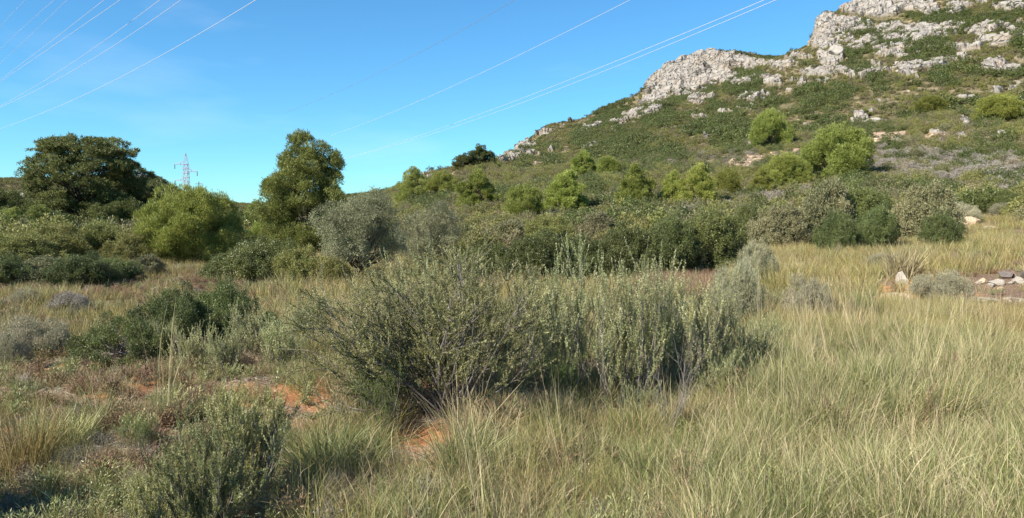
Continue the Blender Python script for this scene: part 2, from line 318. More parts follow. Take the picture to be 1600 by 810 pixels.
def ground_material():
    m, N, K = newmat('ground soil and rock')
    def attr(n): a = N.new('ShaderNodeAttribute'); a.attribute_name = n; return a.outputs['Fac']
    tcn = N.new('ShaderNodeTexCoord')
    def noise(s, d=8, r=.62, st=None):
        n = N.new('ShaderNodeTexNoise'); n.inputs['Scale'].default_value = s; n.inputs['Detail'].default_value = d; n.inputs['Roughness'].default_value = r
        if st: mpp = N.new('ShaderNodeMapping'); mpp.inputs['Scale'].default_value = st; K.new(tcn.outputs['Object'], mpp.inputs[0]); K.new(mpp.outputs[0], n.inputs['Vector'])
        else: K.new(tcn.outputs['Object'], n.inputs['Vector'])
        return n.outputs['Fac']
    def ramp(f, *cs):
        r = N.new('ShaderNodeValToRGB'); e = r.color_ramp.elements
        e[0].position, e[0].color = cs[0][0], (*cs[0][1], 1); e[1].position, e[1].color = cs[-1][0], (*cs[-1][1], 1)
        for p, c in cs[1:-1]: x = e.new(p); x.color = (*c, 1)
        K.new(f, r.inputs[0]); return r.outputs[0]
    def mix(f, a, b):
        x = N.new('ShaderNodeMix'); x.data_type = 'RGBA'; K.new(f, x.inputs[0]); K.new(a, x.inputs[6]); K.new(b, x.inputs[7]); return x.outputs[2]
    def math(op, a, b):
        x = N.new('ShaderNodeMath'); x.operation = op; x.use_clamp = op in ('SUBTRACT', 'ADD', 'MULTIPLY')
        for i, q in enumerate((a, b)):
            if isinstance(q, (int, float)): x.inputs[i].default_value = q
            else: K.new(q, x.inputs[i])
        return x.outputs[0]
    litter = ramp(noise(14, 10, .75), (.3, (.09, .055, .035)), (.5, (.19, .125, .08)), (.72, (.34, .27, .19)))
    soil = ramp(noise(5, 10, .7), (.3, (.16, .07, .03)), (.5, (.38, .17, .075)), (.72, (.55, .31, .17)))
    fr = math('MULTIPLY', attr('red'), 1.0)
    edge = math('MULTIPLY', math('SUBTRACT', math('ADD', fr, math('MULTIPLY', math('SUBTRACT', noise(2.5, 6), .3), 1.4)), .55), 4.0)
    near = mix(edge, litter, soil)
    hillc = ramp(noise(.35, 9, .7), (.32, (.085, .072, .036)), (.52, (.15, .125, .068)), (.72, (.34, .265, .17)))
    c = mix(attr('hill'), near, hillc)
    pk = ramp(noise(.8, 9, .7), (.3, (.20, .13, .085)), (.5, (.35, .255, .175)), (.7, (.50, .42, .33)))
    c = mix(attr('pink'), c, pk)
    rk = ramp(noise(.5, 10, .7, (1, 1, .45)), (.3, (.18, .165, .145)), (.45, (.28, .255, .225)), (.62, (.345, .315, .275)), (.8, (.40, .345, .28)))
    stain = ramp(noise(.12, 6, .6), (.5, (1, 1, 1)), (.7, (1.0, .86, .72)))
    mm = N.new('ShaderNodeMix'); mm.data_type = 'RGBA'; mm.blend_type = 'MULTIPLY'; mm.inputs[0].default_value = .8; K.new(rk, mm.inputs[6]); K.new(stain, mm.inputs[7])
    c = mix(attr('rock'), c, mm.outputs[2])
    b = N.new('ShaderNodeBsdfPrincipled'); b.inputs['Roughness'].default_value = .92; b.inputs['Specular IOR Level'].default_value = .15
    K.new(c, b.inputs['Base Color'])
    b1 = N.new('ShaderNodeBump'); b1.inputs['Strength'].default_value = .9; b1.inputs['Distance'].default_value = .03; K.new(noise(16, 10, .75), b1.inputs['Height'])
    b2 = N.new('ShaderNodeBump'); b2.inputs['Distance'].default_value = .9; K.new(math('ADD', attr('rock'), attr('pink')), b2.inputs['Strength']); 
    vo = N.new('ShaderNodeTexVoronoi'); vo.feature = 'DISTANCE_TO_EDGE'; vo.inputs['Scale'].default_value = .26; mpv = N.new('ShaderNodeMapping'); mpv.inputs['Scale'].default_value = (1, 1, 1.5)
    wn = N.new('ShaderNodeTexNoise'); wn.inputs['Scale'].default_value = .5; wn.inputs['Detail'].default_value = 4; wa = N.new('ShaderNodeVectorMath'); wa.operation = 'MULTIPLY_ADD'; wa.inputs[1].default_value = (3, 3, 2)
    K.new(tcn.outputs['Object'], wn.inputs['Vector']); K.new(wn.outputs['Color'], wa.inputs[0]); K.new(tcn.outputs['Object'], wa.inputs[2]); K.new(wa.outputs[0], mpv.inputs[0]); K.new(mpv.outputs[0], vo.inputs['Vector'])
    cr_ = N.new('ShaderNodeMapRange'); cr_.inputs['From Max'].default_value = .12; K.new(vo.outputs['Distance'], cr_.inputs['Value'])
    K.new(math('ADD', math('MULTIPLY', noise(.5, 6, .55, (1, 1, 1.6)), .6), math('MULTIPLY', cr_.outputs[0], .4)), b2.inputs['Height']); b2.inputs['Distance'].default_value = 1.1; K.new(b1.outputs[0], b2.inputs['Normal'])
    K.new(b2.outputs[0], b.inputs['Normal'])
    o = N.new('ShaderNodeOutputMaterial'); K.new(b.outputs[0], o.inputs[0])
    return m

nT, nR = T2.shape
ii, jj = np.meshgrid(np.arange(nT - 1), np.arange(nR - 1), indexing='ij')
a = (ii * nR + jj).ravel(); gf = np.stack([a, a + nR, a + nR + 1, a + 1], -1)[:, ::-1]
gf = gf[:, [0, 1, 2, 3]]
gmat = ground_material()
gme = make_mesh('ground', P3, gf[:, ::-1], gmat, smooth=True, attrs={'rock': rock, 'pink': pink, 'red': np.clip(red, 0, 1), 'hill': sstep(22, 60, R2)})
if gme.polygons[len(gme.polygons) // 2].normal.z < 0:
    gme.flip_normals()
gme.polygons.foreach_set('use_smooth', (R2[:-1, :-1] < 55).ravel())
ground = tag(linkobj('ground', gme), kind='structure')

Zs = P3[..., 2]
def gh(x, y):
    th = np.arctan2(x, y); R = np.hypot(x, y)
    i = np.clip(np.searchsorted(TH, th) - 1, 0, nT - 2); j = np.clip(np.searchsorted(RR, R) - 1, 0, nR - 2)
    ft = (th - TH[i]) / (TH[i + 1] - TH[i]); fr = (R - RR[j]) / (RR[j + 1] - RR[j])
    return (Zs[i, j] * (1 - ft) * (1 - fr) + Zs[i + 1, j] * ft * (1 - fr) + Zs[i, j + 1] * (1 - ft) * fr + Zs[i + 1, j + 1] * ft * fr)
def gattr(A, x, y):
    th = np.arctan2(x, y); R = np.hypot(x, y)
    i = np.clip(np.searchsorted(TH, th), 0, nT - 1); j = np.clip(np.searchsorted(RR, R), 0, nR - 1)
    return A[i, j]
def hit(px, py):                       # ground point seen at a photo pixel
    d = ray(px, py); d = d / np.hypot(d[0], d[1])
    R = np.geomspace(2, 460, 3000); X = R * d[0]; Y = R * d[1]; Z = CAMZ + R * d[2]
    k = np.argmax(gh(X, Y) >= Z); return np.array([X[k], Y[k], gh(X[k:k+1], Y[k:k+1])[0]])
def at(px, R):
    x, y = px2xy(px, R); return np.array([x, y, float(gh(np.array([x]), np.array([y]))[0])])

# ------------------------------------------------------------ plant geometry
def quads(n): return np.arange(n * 4, dtype=np.int32).reshape(-1, 4)
def leaves(P, D, N, Ln, Wd, fold=.0):
    D = unit(D); S = unit(np.cross(D, N)); Nn = np.cross(S, D)
    Ln = np.broadcast_to(Ln, (len(P),))[:, None]; Wd = np.broadcast_to(Wd, (len(P),))[:, None]
    V = np.stack([P, P + D * Ln * .45 + S * Wd * .5 + Nn * Wd * fold, P + D * Ln, P + D * Ln * .45 - S * Wd * .5 + Nn * Wd * fold], 1)
    return V.reshape(-1, 3)
def rdir(rng, n): return unit(rng.normal(size=(n, 3)))

def tubes(PL, RAD, sides=4):           # PL (n,k,3) RAD (n,k)
    n, k, _ = PL.shape
    T = unit(np.gradient(PL, axis=1)); ref = np.where(np.abs(T[..., 2:3]) > .9, np.array([1., 0, 0]), np.array([0, 0, 1.]))
    A = unit(np.cross(T, ref)); B = np.cross(T, A)
    an = np.arange(sides) * 2 * pi / sides
    V = PL[:, :, None] + RAD[:, :, None, None] * (A[:, :, None] * np.cos(an)[:, None] + B[:, :, None] * np.sin(an)[:, None])
    V = V.reshape(-1, 3)
    i, j, s = np.meshgrid(np.arange(n), np.arange(k - 1), np.arange(sides), indexing='ij')
    b = (i * k + j) * sides; s2 = (s + 1) % sides
    Fc = np.stack([b + s, b + s2, b + sides + s2, b + sides + s], -1).reshape(-1, 4)
    return V, Fc
class Buf:
    def __init__(s): s.V = []; s.F = []; s.T = []; s.n = 0
    def add(s, V, Fc, tint=None):
        s.V.append(V); s.F.append(Fc + s.n); s.T.append(np.zeros(len(V)) if tint is None else tint); s.n += len(V)
    def tube(s, PL, RAD, sides=4): V, Fc = tubes(PL, RAD, sides); s.add(V, Fc)
    def leaf(s, P, D, N, Ln, Wd, tint, fold=0.): s.add(leaves(P, D, N, Ln, Wd, fold), quads(len(P)), np.repeat(tint, 4))
    def mesh(s, name, mat, smooth=False): return make_mesh(name, np.concatenate(s.V), np.concatenate(s.F), mat, tint=np.concatenate(s.T), smooth=smooth)
    def obj(s, name, mat, parent=None, smooth=False): return linkobj(name, s.mesh(name, mat, smooth), parent)

def grow(rng, P, D, Ln, k=6, wob=.15, lift=.3):    # curved polylines
    n = len(P); out = np.zeros((n, k, 3)); out[:, 0] = P; d = unit(D); st = (np.broadcast_to(Ln, (n,)) / (k - 1))[:, None]
    for i in range(1, k):
        d = unit(d + rng.normal(size=(n, 3)) * wob + np.array([0, 0, lift / (k - 1)])); out[:, i] = out[:, i - 1] + d * st
    return out
def sample(PL, t):                     # t (n,m) in 0..1 -> points and tangents
    n, k, _ = PL.shape; f = np.clip(t, 0, .9999) * (k - 1); i = f.astype(int); fr = (f - i)[..., None]; r = np.arange(n)[:, None]
    a, b = PL[r, i], PL[r, i + 1]; return a + (b - a) * fr, unit(b - a)
def side(rng, T, ang):                 # directions leaving tangent T at angle ang
    q = rdir(rng, int(np.prod(T.shape[:-1]))).reshape(T.shape); q = unit(q - (q * T).sum(-1, keepdims=True) * T)
    ang = np.broadcast_to(ang, T.shape[:-1])[..., None]
    return T * np.cos(ang) + q * np.sin(ang)

def bunch(rng, B, P, Nrm, k, Ln, Wd, cone=.9, jit=.04, up=0., tint0=None):
    """k leaves at each point, splayed round the outward direction Nrm"""
    n = len(P); Pk = np.repeat(P, k, 0) + rng.normal(size=(n * k, 3)) * jit
    Dk = unit(np.repeat(Nrm, k, 0) + rng.normal(size=(n * k, 3)) * cone + np.array([0, 0, up]))
    Nk = unit(np.repeat(Nrm, k, 0) * 1.3 + rdir(rng, n * k) * .85 + np.array([0, 0, .3]))
    t = np.clip(np.repeat(rng.random(n) if tint0 is None else tint0, k) * .6 + rng.random(n * k) * .4, 0, 1)
    B.leaf(Pk, Dk, Nk, Ln * (.7 + .6 * rng.random(n * k)), Wd * (.7 + .6 * rng.random(n * k)), t)

def clump_points(rng, Cc, Rr, n, gap=.35, gf=1.2, inner=.55, seed=0, sub=19):
    """points on the shells of small sub-clumps that sit on the shells of the clumps; normals point out of them"""
    m = len(Cc); i = np.repeat(np.arange(m), sub); d0 = rdir(rng, m * sub)
    c = Cc[i] + Rr[i] * d0 * rng.uniform(.55, .95, m * sub)[:, None]
    keep = np.ones(len(c), bool)
    for q, (cc, r) in enumerate(zip(Cc, Rr)):
        keep &= ~((((c - cc) / r) ** 2).sum(1) < .25)
    keep |= rng.random(len(c)) < .12
    keep &= (c[:, 2] > 0) & (rng.random(len(c)) < .86)
    c, d0, i = c[keep], d0[keep], i[keep]
    r = Rr[i] * rng.uniform(.24, .50, len(c))[:, None]
    mid = Cc.mean(0) * (1, 1, .6); outw = unit(unit(c - mid) + d0 * .7)
    wgt = r[:, 0] ** 2; k = rng.choice(len(c), n, p=wgt / wgt.sum())
    d = unit(rdir(rng, n) + outw[k] * .55); u = .5 + .5 * rng.random(n) ** .5
    P = c[k] + r[k] * d * u[:, None]
    ok = (fbm(P * gf * 1.6 + 50, 2, seed) > gap - .04) & (P[:, 2] > .0)
    return P[ok], unit(d + outw[k] * .5)[ok]

def empty(name, loc=(0, 0, 0)):
    o = bpy.data.objects.new(name, None); COL.objects.link(o); o.location = loc; o.empty_display_size = .3; return o
def copy_tree(o):
    c = o.copy(); COL.objects.link(c)
    for ch in o.children:
        d = ch.copy(); COL.objects.link(d); d.parent = c
    return c

def limbs(rng, B, base, ends, r0, frac=(.25, .8), top=None):
    """trunk from base to top and a curved limb to every clump centre"""
    n = len(ends); k = 6
    H = top[2] - base[2]
    t = rng.uniform(*frac, n) * np.clip((ends[:, 2] - base[2]) / max(H, .01), .15, 1)
    s = base + (top - base) * t[:, None]
    tt = np.linspace(0, 1, k)[None, :, None]
    PL = s[:, None] * (1 - tt) + ends[:, None] * tt
    PL[..., 2] -= (np.sin(tt[..., 0] * pi) * .08 * np.linalg.norm(ends - s, axis=1)[:, None])
    PL[:, 1:-1] += rng.normal(size=(n, k - 2, 3)) * .04 * H * .3
    ra = (r0 * .42) * (1 - t)[:, None] * np.linspace(1, .15, k)[None] + .008
    B.tube(PL, ra, 5)

def trunkline(rng, base, top, r0, k=9, wob=.03):
    tt = np.linspace(0, 1, k)[:, None]; PL = (base * (1 - tt) + top * tt)[None]
    H = np.linalg.norm(top - base); PL[:, 1:-1] += rng.normal(size=(1, k - 2, 3)) * wob * H * np.array([1, 1, .1])
    PL[:, 0, 2] -= .15
    ra = r0 * (1 - .85 * np.linspace(0, 1, k))[None]; ra[0, 0] *= 1.35; return PL, ra

def tree(name, seed, H, W, clumps, nleaf, k, Ln, Wd, mat, bark='bark', r0=None, cone=.8, up=.3, gap=.32, gfreq=1.0, jit=.05, lean=0., inner=.5, multi=1):
    """clumps: function(rng) -> centres, radii. Returns the thing (Empty) with trunk and crown"""
    rng = np.random.default_rng(seed); root = empty(name)
    Cc, Rr = clumps(rng)
    B = Buf(); r0 = r0 or H * .03; ends = Cc.copy()
    for q in range(multi):
        off = rng.normal(size=2) * .02 * H * (multi > 1)
        base = np.array([off[0], off[1], 0.]); top = np.array([lean + rng.normal() * W * .16 * (multi > 1), rng.normal() * W * .12 * (multi > 1), H * (.85 if multi == 1 else .6)])
        PL, ra = trunkline(rng, base, top, r0 / (multi ** .4)); B.tube(PL, ra, 8)
        limbs(rng, B, base, ends[q::multi], r0, top=top)
    B.obj('trunk', M[bark], root, smooth=True)
    Lf = Buf()
    P, Nn = clump_points(rng, Cc, Rr, nleaf, gap, gfreq, inner, seed)
    tint = np.clip(fbm(P * 1.7, 2, seed + 3) * 1.6 - .3, 0, 1)
    bunch(rng, Lf, P, Nn, k, Ln, Wd, cone, jit, up, tint)
    Lf.obj('crown', M[mat], root)
    root['H'] = float(np.percentile(P[:, 2], 99.7)); root['W'] = float(2 * np.percentile(np.hypot(P[:, 0], P[:, 1]), 99))
    return root

def set_plant(o, px, R, top_py, wpx, label, cat='tree', group=None, rot=0., depth=1.0, sink=0.03):
    if R < 0: q_ = hit(px, -R); R = float(np.hypot(q_[0], q_[1]))
    p = at(px, R); H = float(zat(px, top_py, R)) - p[2]; Wm = wpx / F * R
    s = Wm / o['W']; sz = (H + sink) / o['H']
    o.location = (p[0], p[1], p[2] - sink); o.rotation_euler = (0, 0, rot); o.scale = (s, s * depth, sz)
    tag(o, label, cat, group); return o

used = {}
def plant(proto, *a, **k):
    if id(proto) in used: o = copy_tree(proto)
    else: used[id(proto)] = 1; o = proto
    for key in ('group',):
        if key in o.keys(): del o[key]
    return set_plant(o, *a, **k)

# crown shapes
def pine_big(rng):
    C_, R_ = [], []
    for h, w_, n in ((.08, .40, 12), (.18, .42, 12), (.29, .36, 12), (.41, .34, 12), (.53, .38, 13), (.64, .40, 13), (.74, .385, 12), (.83, .34, 11), (.90, .25, 8), (.94, .10, 3)):
        for i in range(n):
            a = 2 * pi * i / n + rng.uniform(-.3, .3); r = w_ * rng.uniform(.7, 1.02)
            C_.append((r * cos(a) * 8.2, r * sin(a) * 8.2, (h + rng.uniform(-.04, .04)) * 8.2)); s = rng.uniform(.65, 1.2); R_.append((1.0 * s, 1.0 * s, .46 * s))
    return np.array(C_), np.array(R_)
def pine_cone(H, W, n=34, droop=0):
    def f(rng):
        h = np.linspace(.06, .97, n) + rng.uniform(-.02, .02, n); prof = np.interp(h, [0, .15, .35, .6, .8, .93, 1], [.36, .46, .47, .38, .26, .13, .03])
        a = np.arange(n) * 2.4 + rng.uniform(-.4, .4, n); r = prof * W * rng.uniform(.55, 1.0, n)
        Cc = np.stack([r * np.cos(a), r * np.sin(a), h * H], -1); Cc = lobes(rng, Cc, H, .28); Cc[:, 2] = np.maximum(Cc[:, 2], H * .04); s = (W * .16 * rng.uniform(.55, 1.35, n) * np.interp(h, [0, .7, 1], [1, .85, .5]))[:, None]
        return Cc, np.concatenate([s, s, s * 1.05], 1)
    return f
def lobes(rng, Cc, H, amt):
    mid = np.array([0, 0, H * .45]); d = Cc - mid; k = rng.uniform(0, 99, 3)
    return mid + d * (1 - amt * .5 + amt * 1.3 * vnoise(unit(d) * 2.3 + k, 5))[:, None] * np.array([1, 1, 1.])
def dome(H, W, n=26, low=.18, rz=.8, sz=.22):
    def f(rng):
        a = rng.uniform(0, 2 * pi, n); t = np.sqrt((np.arange(n) + .5) / n); r = t * W * .40 * rng.uniform(.85, 1.1, n)
        z = H * (low + (1 - low - .12) * np.sqrt(np.clip(1 - (t * .93) ** 2, 0, 1)) * rng.uniform(.72, 1.0, n))
        m = n // 2; a2 = rng.uniform(0, 2 * pi, m); r2 = W * .36 * rng.uniform(.8, 1.1, m); z2 = H * rng.uniform(low, .5, m)
        Cc = np.concatenate([np.stack([r * np.cos(a), r * np.sin(a), z], -1), np.stack([r2 * np.cos(a2), r2 * np.sin(a2), z2], -1)])
        Cc = lobes(rng, Cc, H, .55); Cc[:, 2] = np.maximum(Cc[:, 2], H * low * .6)
        s = (min(W, H * 1.6) * sz * rng.uniform(.5, 1.35, len(Cc)))[:, None]
        return Cc, np.concatenate([s, s, s * rz], 1)
    return f

# ------------------------------------------------------------ trees
big = tree('pine_tree', 11, 8.6, 8.2, pine_big, 36000, 6, .17, .045, 'pine_dark', r0=.24, cone=.7, up=.35, gap=.43, gfreq=.75, inner=.45)
pineA = tree('pine_tree', 12, 6.0, 4.6, pine_cone(6.0, 4.6, 60), 30000, 6, .13, .028, 'pine_mid', r0=.14, cone=.6, up=.7, gap=.38, gfreq=1.1)
pineB = tree('pine_tree', 13, 3.4, 4.6, dome(3.4, 4.6, 54, .05, 1.1, .135), 22000, 6, .12, .022, 'pine_young', r0=.09, cone=.6, up=.9, gap=.30, gfreq=1.5, multi=3)
pineC = tree('pine_tree', 14, 3.2, 2.6, pine_cone(3.2, 2.6, 40), 12000, 5, .13, .028, 'pine_young', r0=.07, cone=.6, up=.8, gap=.34, gfreq=1.6)
pineD = tree('pine_tree', 15, 3.4, 3.2, dome(3.4, 3.2, 36, .06, 1.1, .15), 12000, 5, .13, .028, 'pine_young', r0=.07, cone=.6, up=.8, gap=.34, gfreq=1.5)
pineE = tree('pine_tree', 16, 4.0, 4.2, dome(4.0, 4.2, 34, .08, .8, .17), 14000, 5, .15, .035, 'pine_dark', r0=.12, cone=.7, up=.5, gap=.36, gfreq=1.1)
pineM = tree('pine_tree', 17, 4.0, 3.6, pine_cone(4.0, 3.6, 42), 14000, 5, .14, .03, 'pine_mid', r0=.1, cone=.6, up=.6, gap=.36, gfreq=1.2)
oliv = tree('olive_tree', 21, 2.7, 2.9, dome(2.7, 2.9, 40, .34, .95, .13), 15000, 6, .062, .014, 'olive', 'bark', r0=.07, cone=.9, up=.35, gap=.36, gfreq=2.4, jit=.05, multi=4, inner=.25)
oliv2 = tree('olive_tree', 22, 2.3, 2.9, dome(2.3, 2.9, 34, .3, .9, .14), 9000, 6, .068, .015, 'olive', 'bark', r0=.06, cone=.9, up=.35, gap=.38, gfreq=2.2, jit=.05, multi=3, inner=.25)
mast = tree('mastic_bush', 31, 1.7, 3.0, dome(1.7, 3.0, 46, .04, .85, .145), 12000, 7, .052, .026, 'mastic', 'twig_red', r0=.04, cone=1., up=.15, gap=.33, gfreq=2.2, jit=.045, multi=5)
mast2 = tree('mastic_bush', 32, 1.8, 2.6, dome(1.8, 2.6, 40, .04, .9, .16), 11000, 7, .052, .026, 'mastic', 'twig_red', r0=.04, cone=1., up=.15, gap=.35, gfreq=2.2, jit=.045, multi=5)
lowb = tree('mastic_bush', 33, 1.0, 2.8, dome(1.0, 2.8, 50, .1, .7, .15), 12000, 6, .034, .016, 'mastic', 'twig', r0=.025, cone=1., up=.3, gap=.40, gfreq=3.2, jit=.03, multi=8)
dull = tree('scrub_bush', 34, 1.7, 2.4, dome(1.7, 2.4, 38, .04, .9, .15), 8000, 6, .075, .03, 'bush_dull', 'twig', r0=.04, cone=1., up=.3, gap=.34, gfreq=2.0, jit=.05, multi=5)
olvb = tree('scrub_bush', 35, 1.8, 2.4, dome(1.8, 2.4, 38, .04, 1., .14), 8000, 6, .07, .026, 'bush_olive', 'twig', r0=.04, cone=.9, up=.6, gap=.36, gfreq=2.2, jit=.05, multi=5)
greyb = tree('grey_bush', 36, .9, 1.3, dome(.9, 1.3, 24, .1, .9, .18), 4500, 6, .05, .009, 'scrub_grey', 'twig', r0=.015, cone=.8, up=.8, gap=.36, gfreq=3.5, jit=.03, multi=7)
sagec = tree('sage_bush', 37, .8, 1.4, dome(.8, 1.4, 26, .06, .8, .16), 6500, 6, .045, .008, 'sage_grey', 'twig', r0=.012, cone=.8, up=.9, gap=.42, gfreq=3.5, jit=.03, multi=7)

plant(big, 136, 58, 216, 158, 'tall dark pine with broad rounded crown, the largest tree, left of the pylon')
pinegrp = None
plant(pineE, 222, 62, 288, 84, 'dark shaded pine joined to the right flank of the largest pine', rot=1)
plant(pineE, 186, 55, 300, 90, 'dark pine filling the foot of the largest pine on its right', rot=2.2)
plant(pineM, 8, 60, 306, 80, 'pine cut by the left edge of the photo beside the largest pine', rot=.7)
plant(pineE, 28, 57, 300, 90, 'dark pine between the left edge and the largest pine', rot=4)
plant(pineM, 62, 52, 322, 70, 'short pine under the left flank of the largest pine', rot=3)
plant(pineM, 18, 49, 326, 70, 'small green pine in front of the pine at the left edge', rot=1.7)
plant(pineA, 480, 38, 212, 158, 'tall green conical pine standing just behind the grey olive tree', rot=0.4)
plant(pineB, 292, 28, 296, 165, 'broad yellow green young pine in front of the lattice pylon', rot=.5)
plant(pineM, 400, 48, 318, 64, 'small mid green pine between the yellow green pine and the tall conical pine', rot=.2)
plant(pineD, 415, 40, 345, 60, 'low pine at the left foot of the tall conical pine', rot=1.2)
plant(oliv, 566, 20.5, 300, 158, 'silvery olive tree with bare dark trunks behind the central shrub', rot=.3)
plant(oliv2, 672, 24, 318, 125, 'darker grey olive tree right of the silvery olive tree', rot=1.9)
# small pines on the slope: px, R, top, width, proto, label
SL = [(648, 320, 270, 58, pineM, 'mid green pine on the low spur, leftmost pine of the slope'),
 (690, 312, 276, 42, pineD, 'small round pine beside the pink rock on the spur'),
 (746, 330, 274, 58, pineC, 'yellow green pine below the dark clump on the spur'),
 (755, 262, 235, 36, pineE, 'dark round pine on the skyline of the low spur'),
 (728, 266, 246, 36, pineE, 'dark greyish pine on the skyline, left of the round one'),
 (817, 345, 298, 58, pineD, 'yellow green pine left of the pointed pine pair on the slope foot'),
 (884, 338, 276, 66, pineC, 'pointed yellow green pine midway along the slope foot'),
 (911, 275, 243, 36, pineC, 'small bright pine high above the pointed pine of the slope foot'),
 (950, 275, 252, 32, pineD, 'faint round pine right of the small bright pine'),
 (992, 330, 266, 52, pineC, 'yellow green pine above the strip of bare rocky soil'),
 (1050, 325, 276, 36, pineC, 'slender pine left of the brightest pine'),
 (1090, 330, 265, 56, pineC, 'brightest yellow green pine behind the dark mastic thicket'),
 (1136, 310, 272, 36, pineD, 'small pine right of the brightest pine'),
 (1228, 300, 248, 58, pineD, 'yellow green pine below left of the biggest slope pine'),
 (1188, 310, 272, 34, pineC, 'tiny pine below the pink terrace bank'),
 (1305, 282, 205, 84, pineD, 'biggest bright green pine on the slope, right of the pink bank'),
 (1200, 232, 180, 52, pineD, 'green pine high on the open slope above the pink bank'),
 (1556, 190, 156, 50, pineD, 'round green pine near the right edge above the pink banks'),
 (1448, 180, 158, 40, pineD, 'faint green pine high on the slope right of centre')]
for i, (px, by, tp, wp, pr, lb) in enumerate(SL):
    q_ = hit(px, by); R = float(np.hypot(q_[0], q_[1]))
    plant(pr, px, R, tp - 7, wp * 1.22, lb, group='small pines on the hill slope', rot=i * 1.3)
# mastic thicket, several bushes
for i, (px, R, tp, wp, pr, lb) in enumerate([
 (760, 21, 382, 110, mast, 'dark mastic bush at the left end of the thicket'),
 (835, 20, 362, 120, mast2, 'rounded dark mastic bush second from the left in the thicket'),
 (912, 21, 370, 125, mast, 'dark mastic bush in the middle of the thicket'),
 (985, 20.5, 348, 110, mast2, 'dark mastic bush right of the middle of the thicket'),
 (1045, 21, 338, 110, mast, 'tall dark mastic bush under the brightest pine'),
 (1110, 22, 322, 110, mast2, 'tallest darkest mastic bush at the right end of the thicket'),
 (700, 26, 378, 90, olvb, 'low mastic bush behind the left end of the thicket')]):
    plant(pr, px, R, tp, wp, lb, 'bush', 'mastic thicket across the middle', rot=i * 1.1)
for i, (px, R, tp, wp, pr, lb) in enumerate([
 (1215, 34, 322, 90, dull, 'dull green bush right of the mastic thicket'),
 (1285, 36, 284, 105, dull, 'grey green bush in front of the biggest slope pine'),
 (1345, 37, 285, 95, mast2, 'dark green bush between the two grey green bushes'),
 (1370, 31, 322, 70, mast, 'low dark bush at the edge of the upper meadow'),
 (1447, 36, 290, 100, dull, 'rounded dull bush above the golden meadow'),
 (1310, 30, 330, 70, mast, 'low leafy bush in front of the grey green bush'),
 (1470, 30, 330, 55, mast2, 'small dark bush left of the orange boulder'),
 (1165, 36, 318, 60, mast, 'dark bush behind the right end of the thicket'),
 (1540, -330, 296, 110, mast, 'fresh green bush on the terrace near the right edge'),
 (1596, -332, 300, 70, mast2, 'fresh green bush cut by the right edge'),
 (1500, -350, 318, 48, sagec, 'small grey dome bush beside the orange boulder'),
 (1560, -338, 318, 30, sagec, 'tiny grey bush on the terrace right of the orange boulder')]):
    plant(pr, px, R, tp, wp, lb, 'bush', 'bushes above the right meadow', rot=i * 1.4)
for i, (px, R, tp, wp, pr, lb) in enumerate([
 (420, 19.5, 374, 150, mast, 'dense green bush below the tall conical pine'),
 (355, 20, 392, 90, mast2, 'green bush right of the yellow green pine foot'),
 (470, 18.5, 388, 90, olvb, 'olive green bush left of the olive tree trunk'),
 (512, 18, 404, 80, olvb, 'pale olive bush at the foot of the olive tree'),
 (20, 25, 368, 120, olvb, 'olive green bush at the left edge behind the pale field'),
 (95, 28, 352, 95, olvb, 'loose yellowish bush under the largest pine'),
 (155, 29, 350, 100, olvb, 'yellowish bush right of the loose yellowish bush'),
 (205, 27, 366, 80, olvb, 'thin yellow bush left of the broad young pine'),
 (60, 19.5, 404, 120, dull, 'dark low bush beside the pale field'),
 (120, 19, 398, 110, mast, 'leafy green bush at the back of the pale field'),
 (170, 20, 402, 90, mast2, 'green bush right of the leafy bush at the back of the field'),
 (222, 22, 400, 70, dull, 'dull low bush at the left foot of the young pine'),
 (0, 19, 398, 80, mast, 'green bush cut by the left edge at the back of the field'),
 (720, 40, 352, 90, dull, 'grey bush behind the darker olive tree'),
 (790, 38, 345, 100, dull, 'dull bush behind the left half of the thicket'),
 (860, 36, 340, 90, olvb, 'olive bush behind the middle of the thicket'),
 (940, 38, 335, 90, dull, 'dull bush under the bare rocky strip')]):
    plant(pr, px, R, tp, wp, lb, 'bush', None, rot=i * 1.9)
# near left bush and grey domes
for i, (px, R, tp, wp, pr, lb) in enumerate([
 (345, 11.5, 438, 160, lowb, 'spreading dark leafy bush, upper part, left of the central shrub'),
 (270, 10.6, 448, 150, lowb, 'dark leafy bush in the middle of the left bush mass'),
 (190, 9.6, 492, 170, lowb, 'low glossy bush at the near left end of the bush mass'),
 (38, 15.5, 452, 42, sagec, 'small round grey bush on the pale field at the left'),
 (45, 10.8, 496, 100, sagec, 'flat grey green cushion bush at the left edge of the bare soil'),
 (10, 9.9, 520, 60, sagec, 'small grey cushion below the flat cushion bush at the left edge'),
 (105, 14.8, 458, 70, greyb, 'low pale grey bush beyond the bare soil'),
 (1182, 18.5, 378, 62, sagec, 'silvery grey bush right of the tall sage shoots'),
 (1155, 11, 410, 90, sagec, 'green grey bush at the foot of the silvery bush'),
 (1265, 12.6, 436, 90, sagec, 'low sage bush at the top edge of the tall grass'),
 (1385, 22, 396, 70, sagec, 'twiggy sage bush behind the white rock'),
 (1475, 15.5, 426, 90, sagec, 'grey twiggy bush between the white rock and the rubble')]):
    plant(pr, px, R, tp, wp, lb, 'bush', None, rot=i * 2.1)

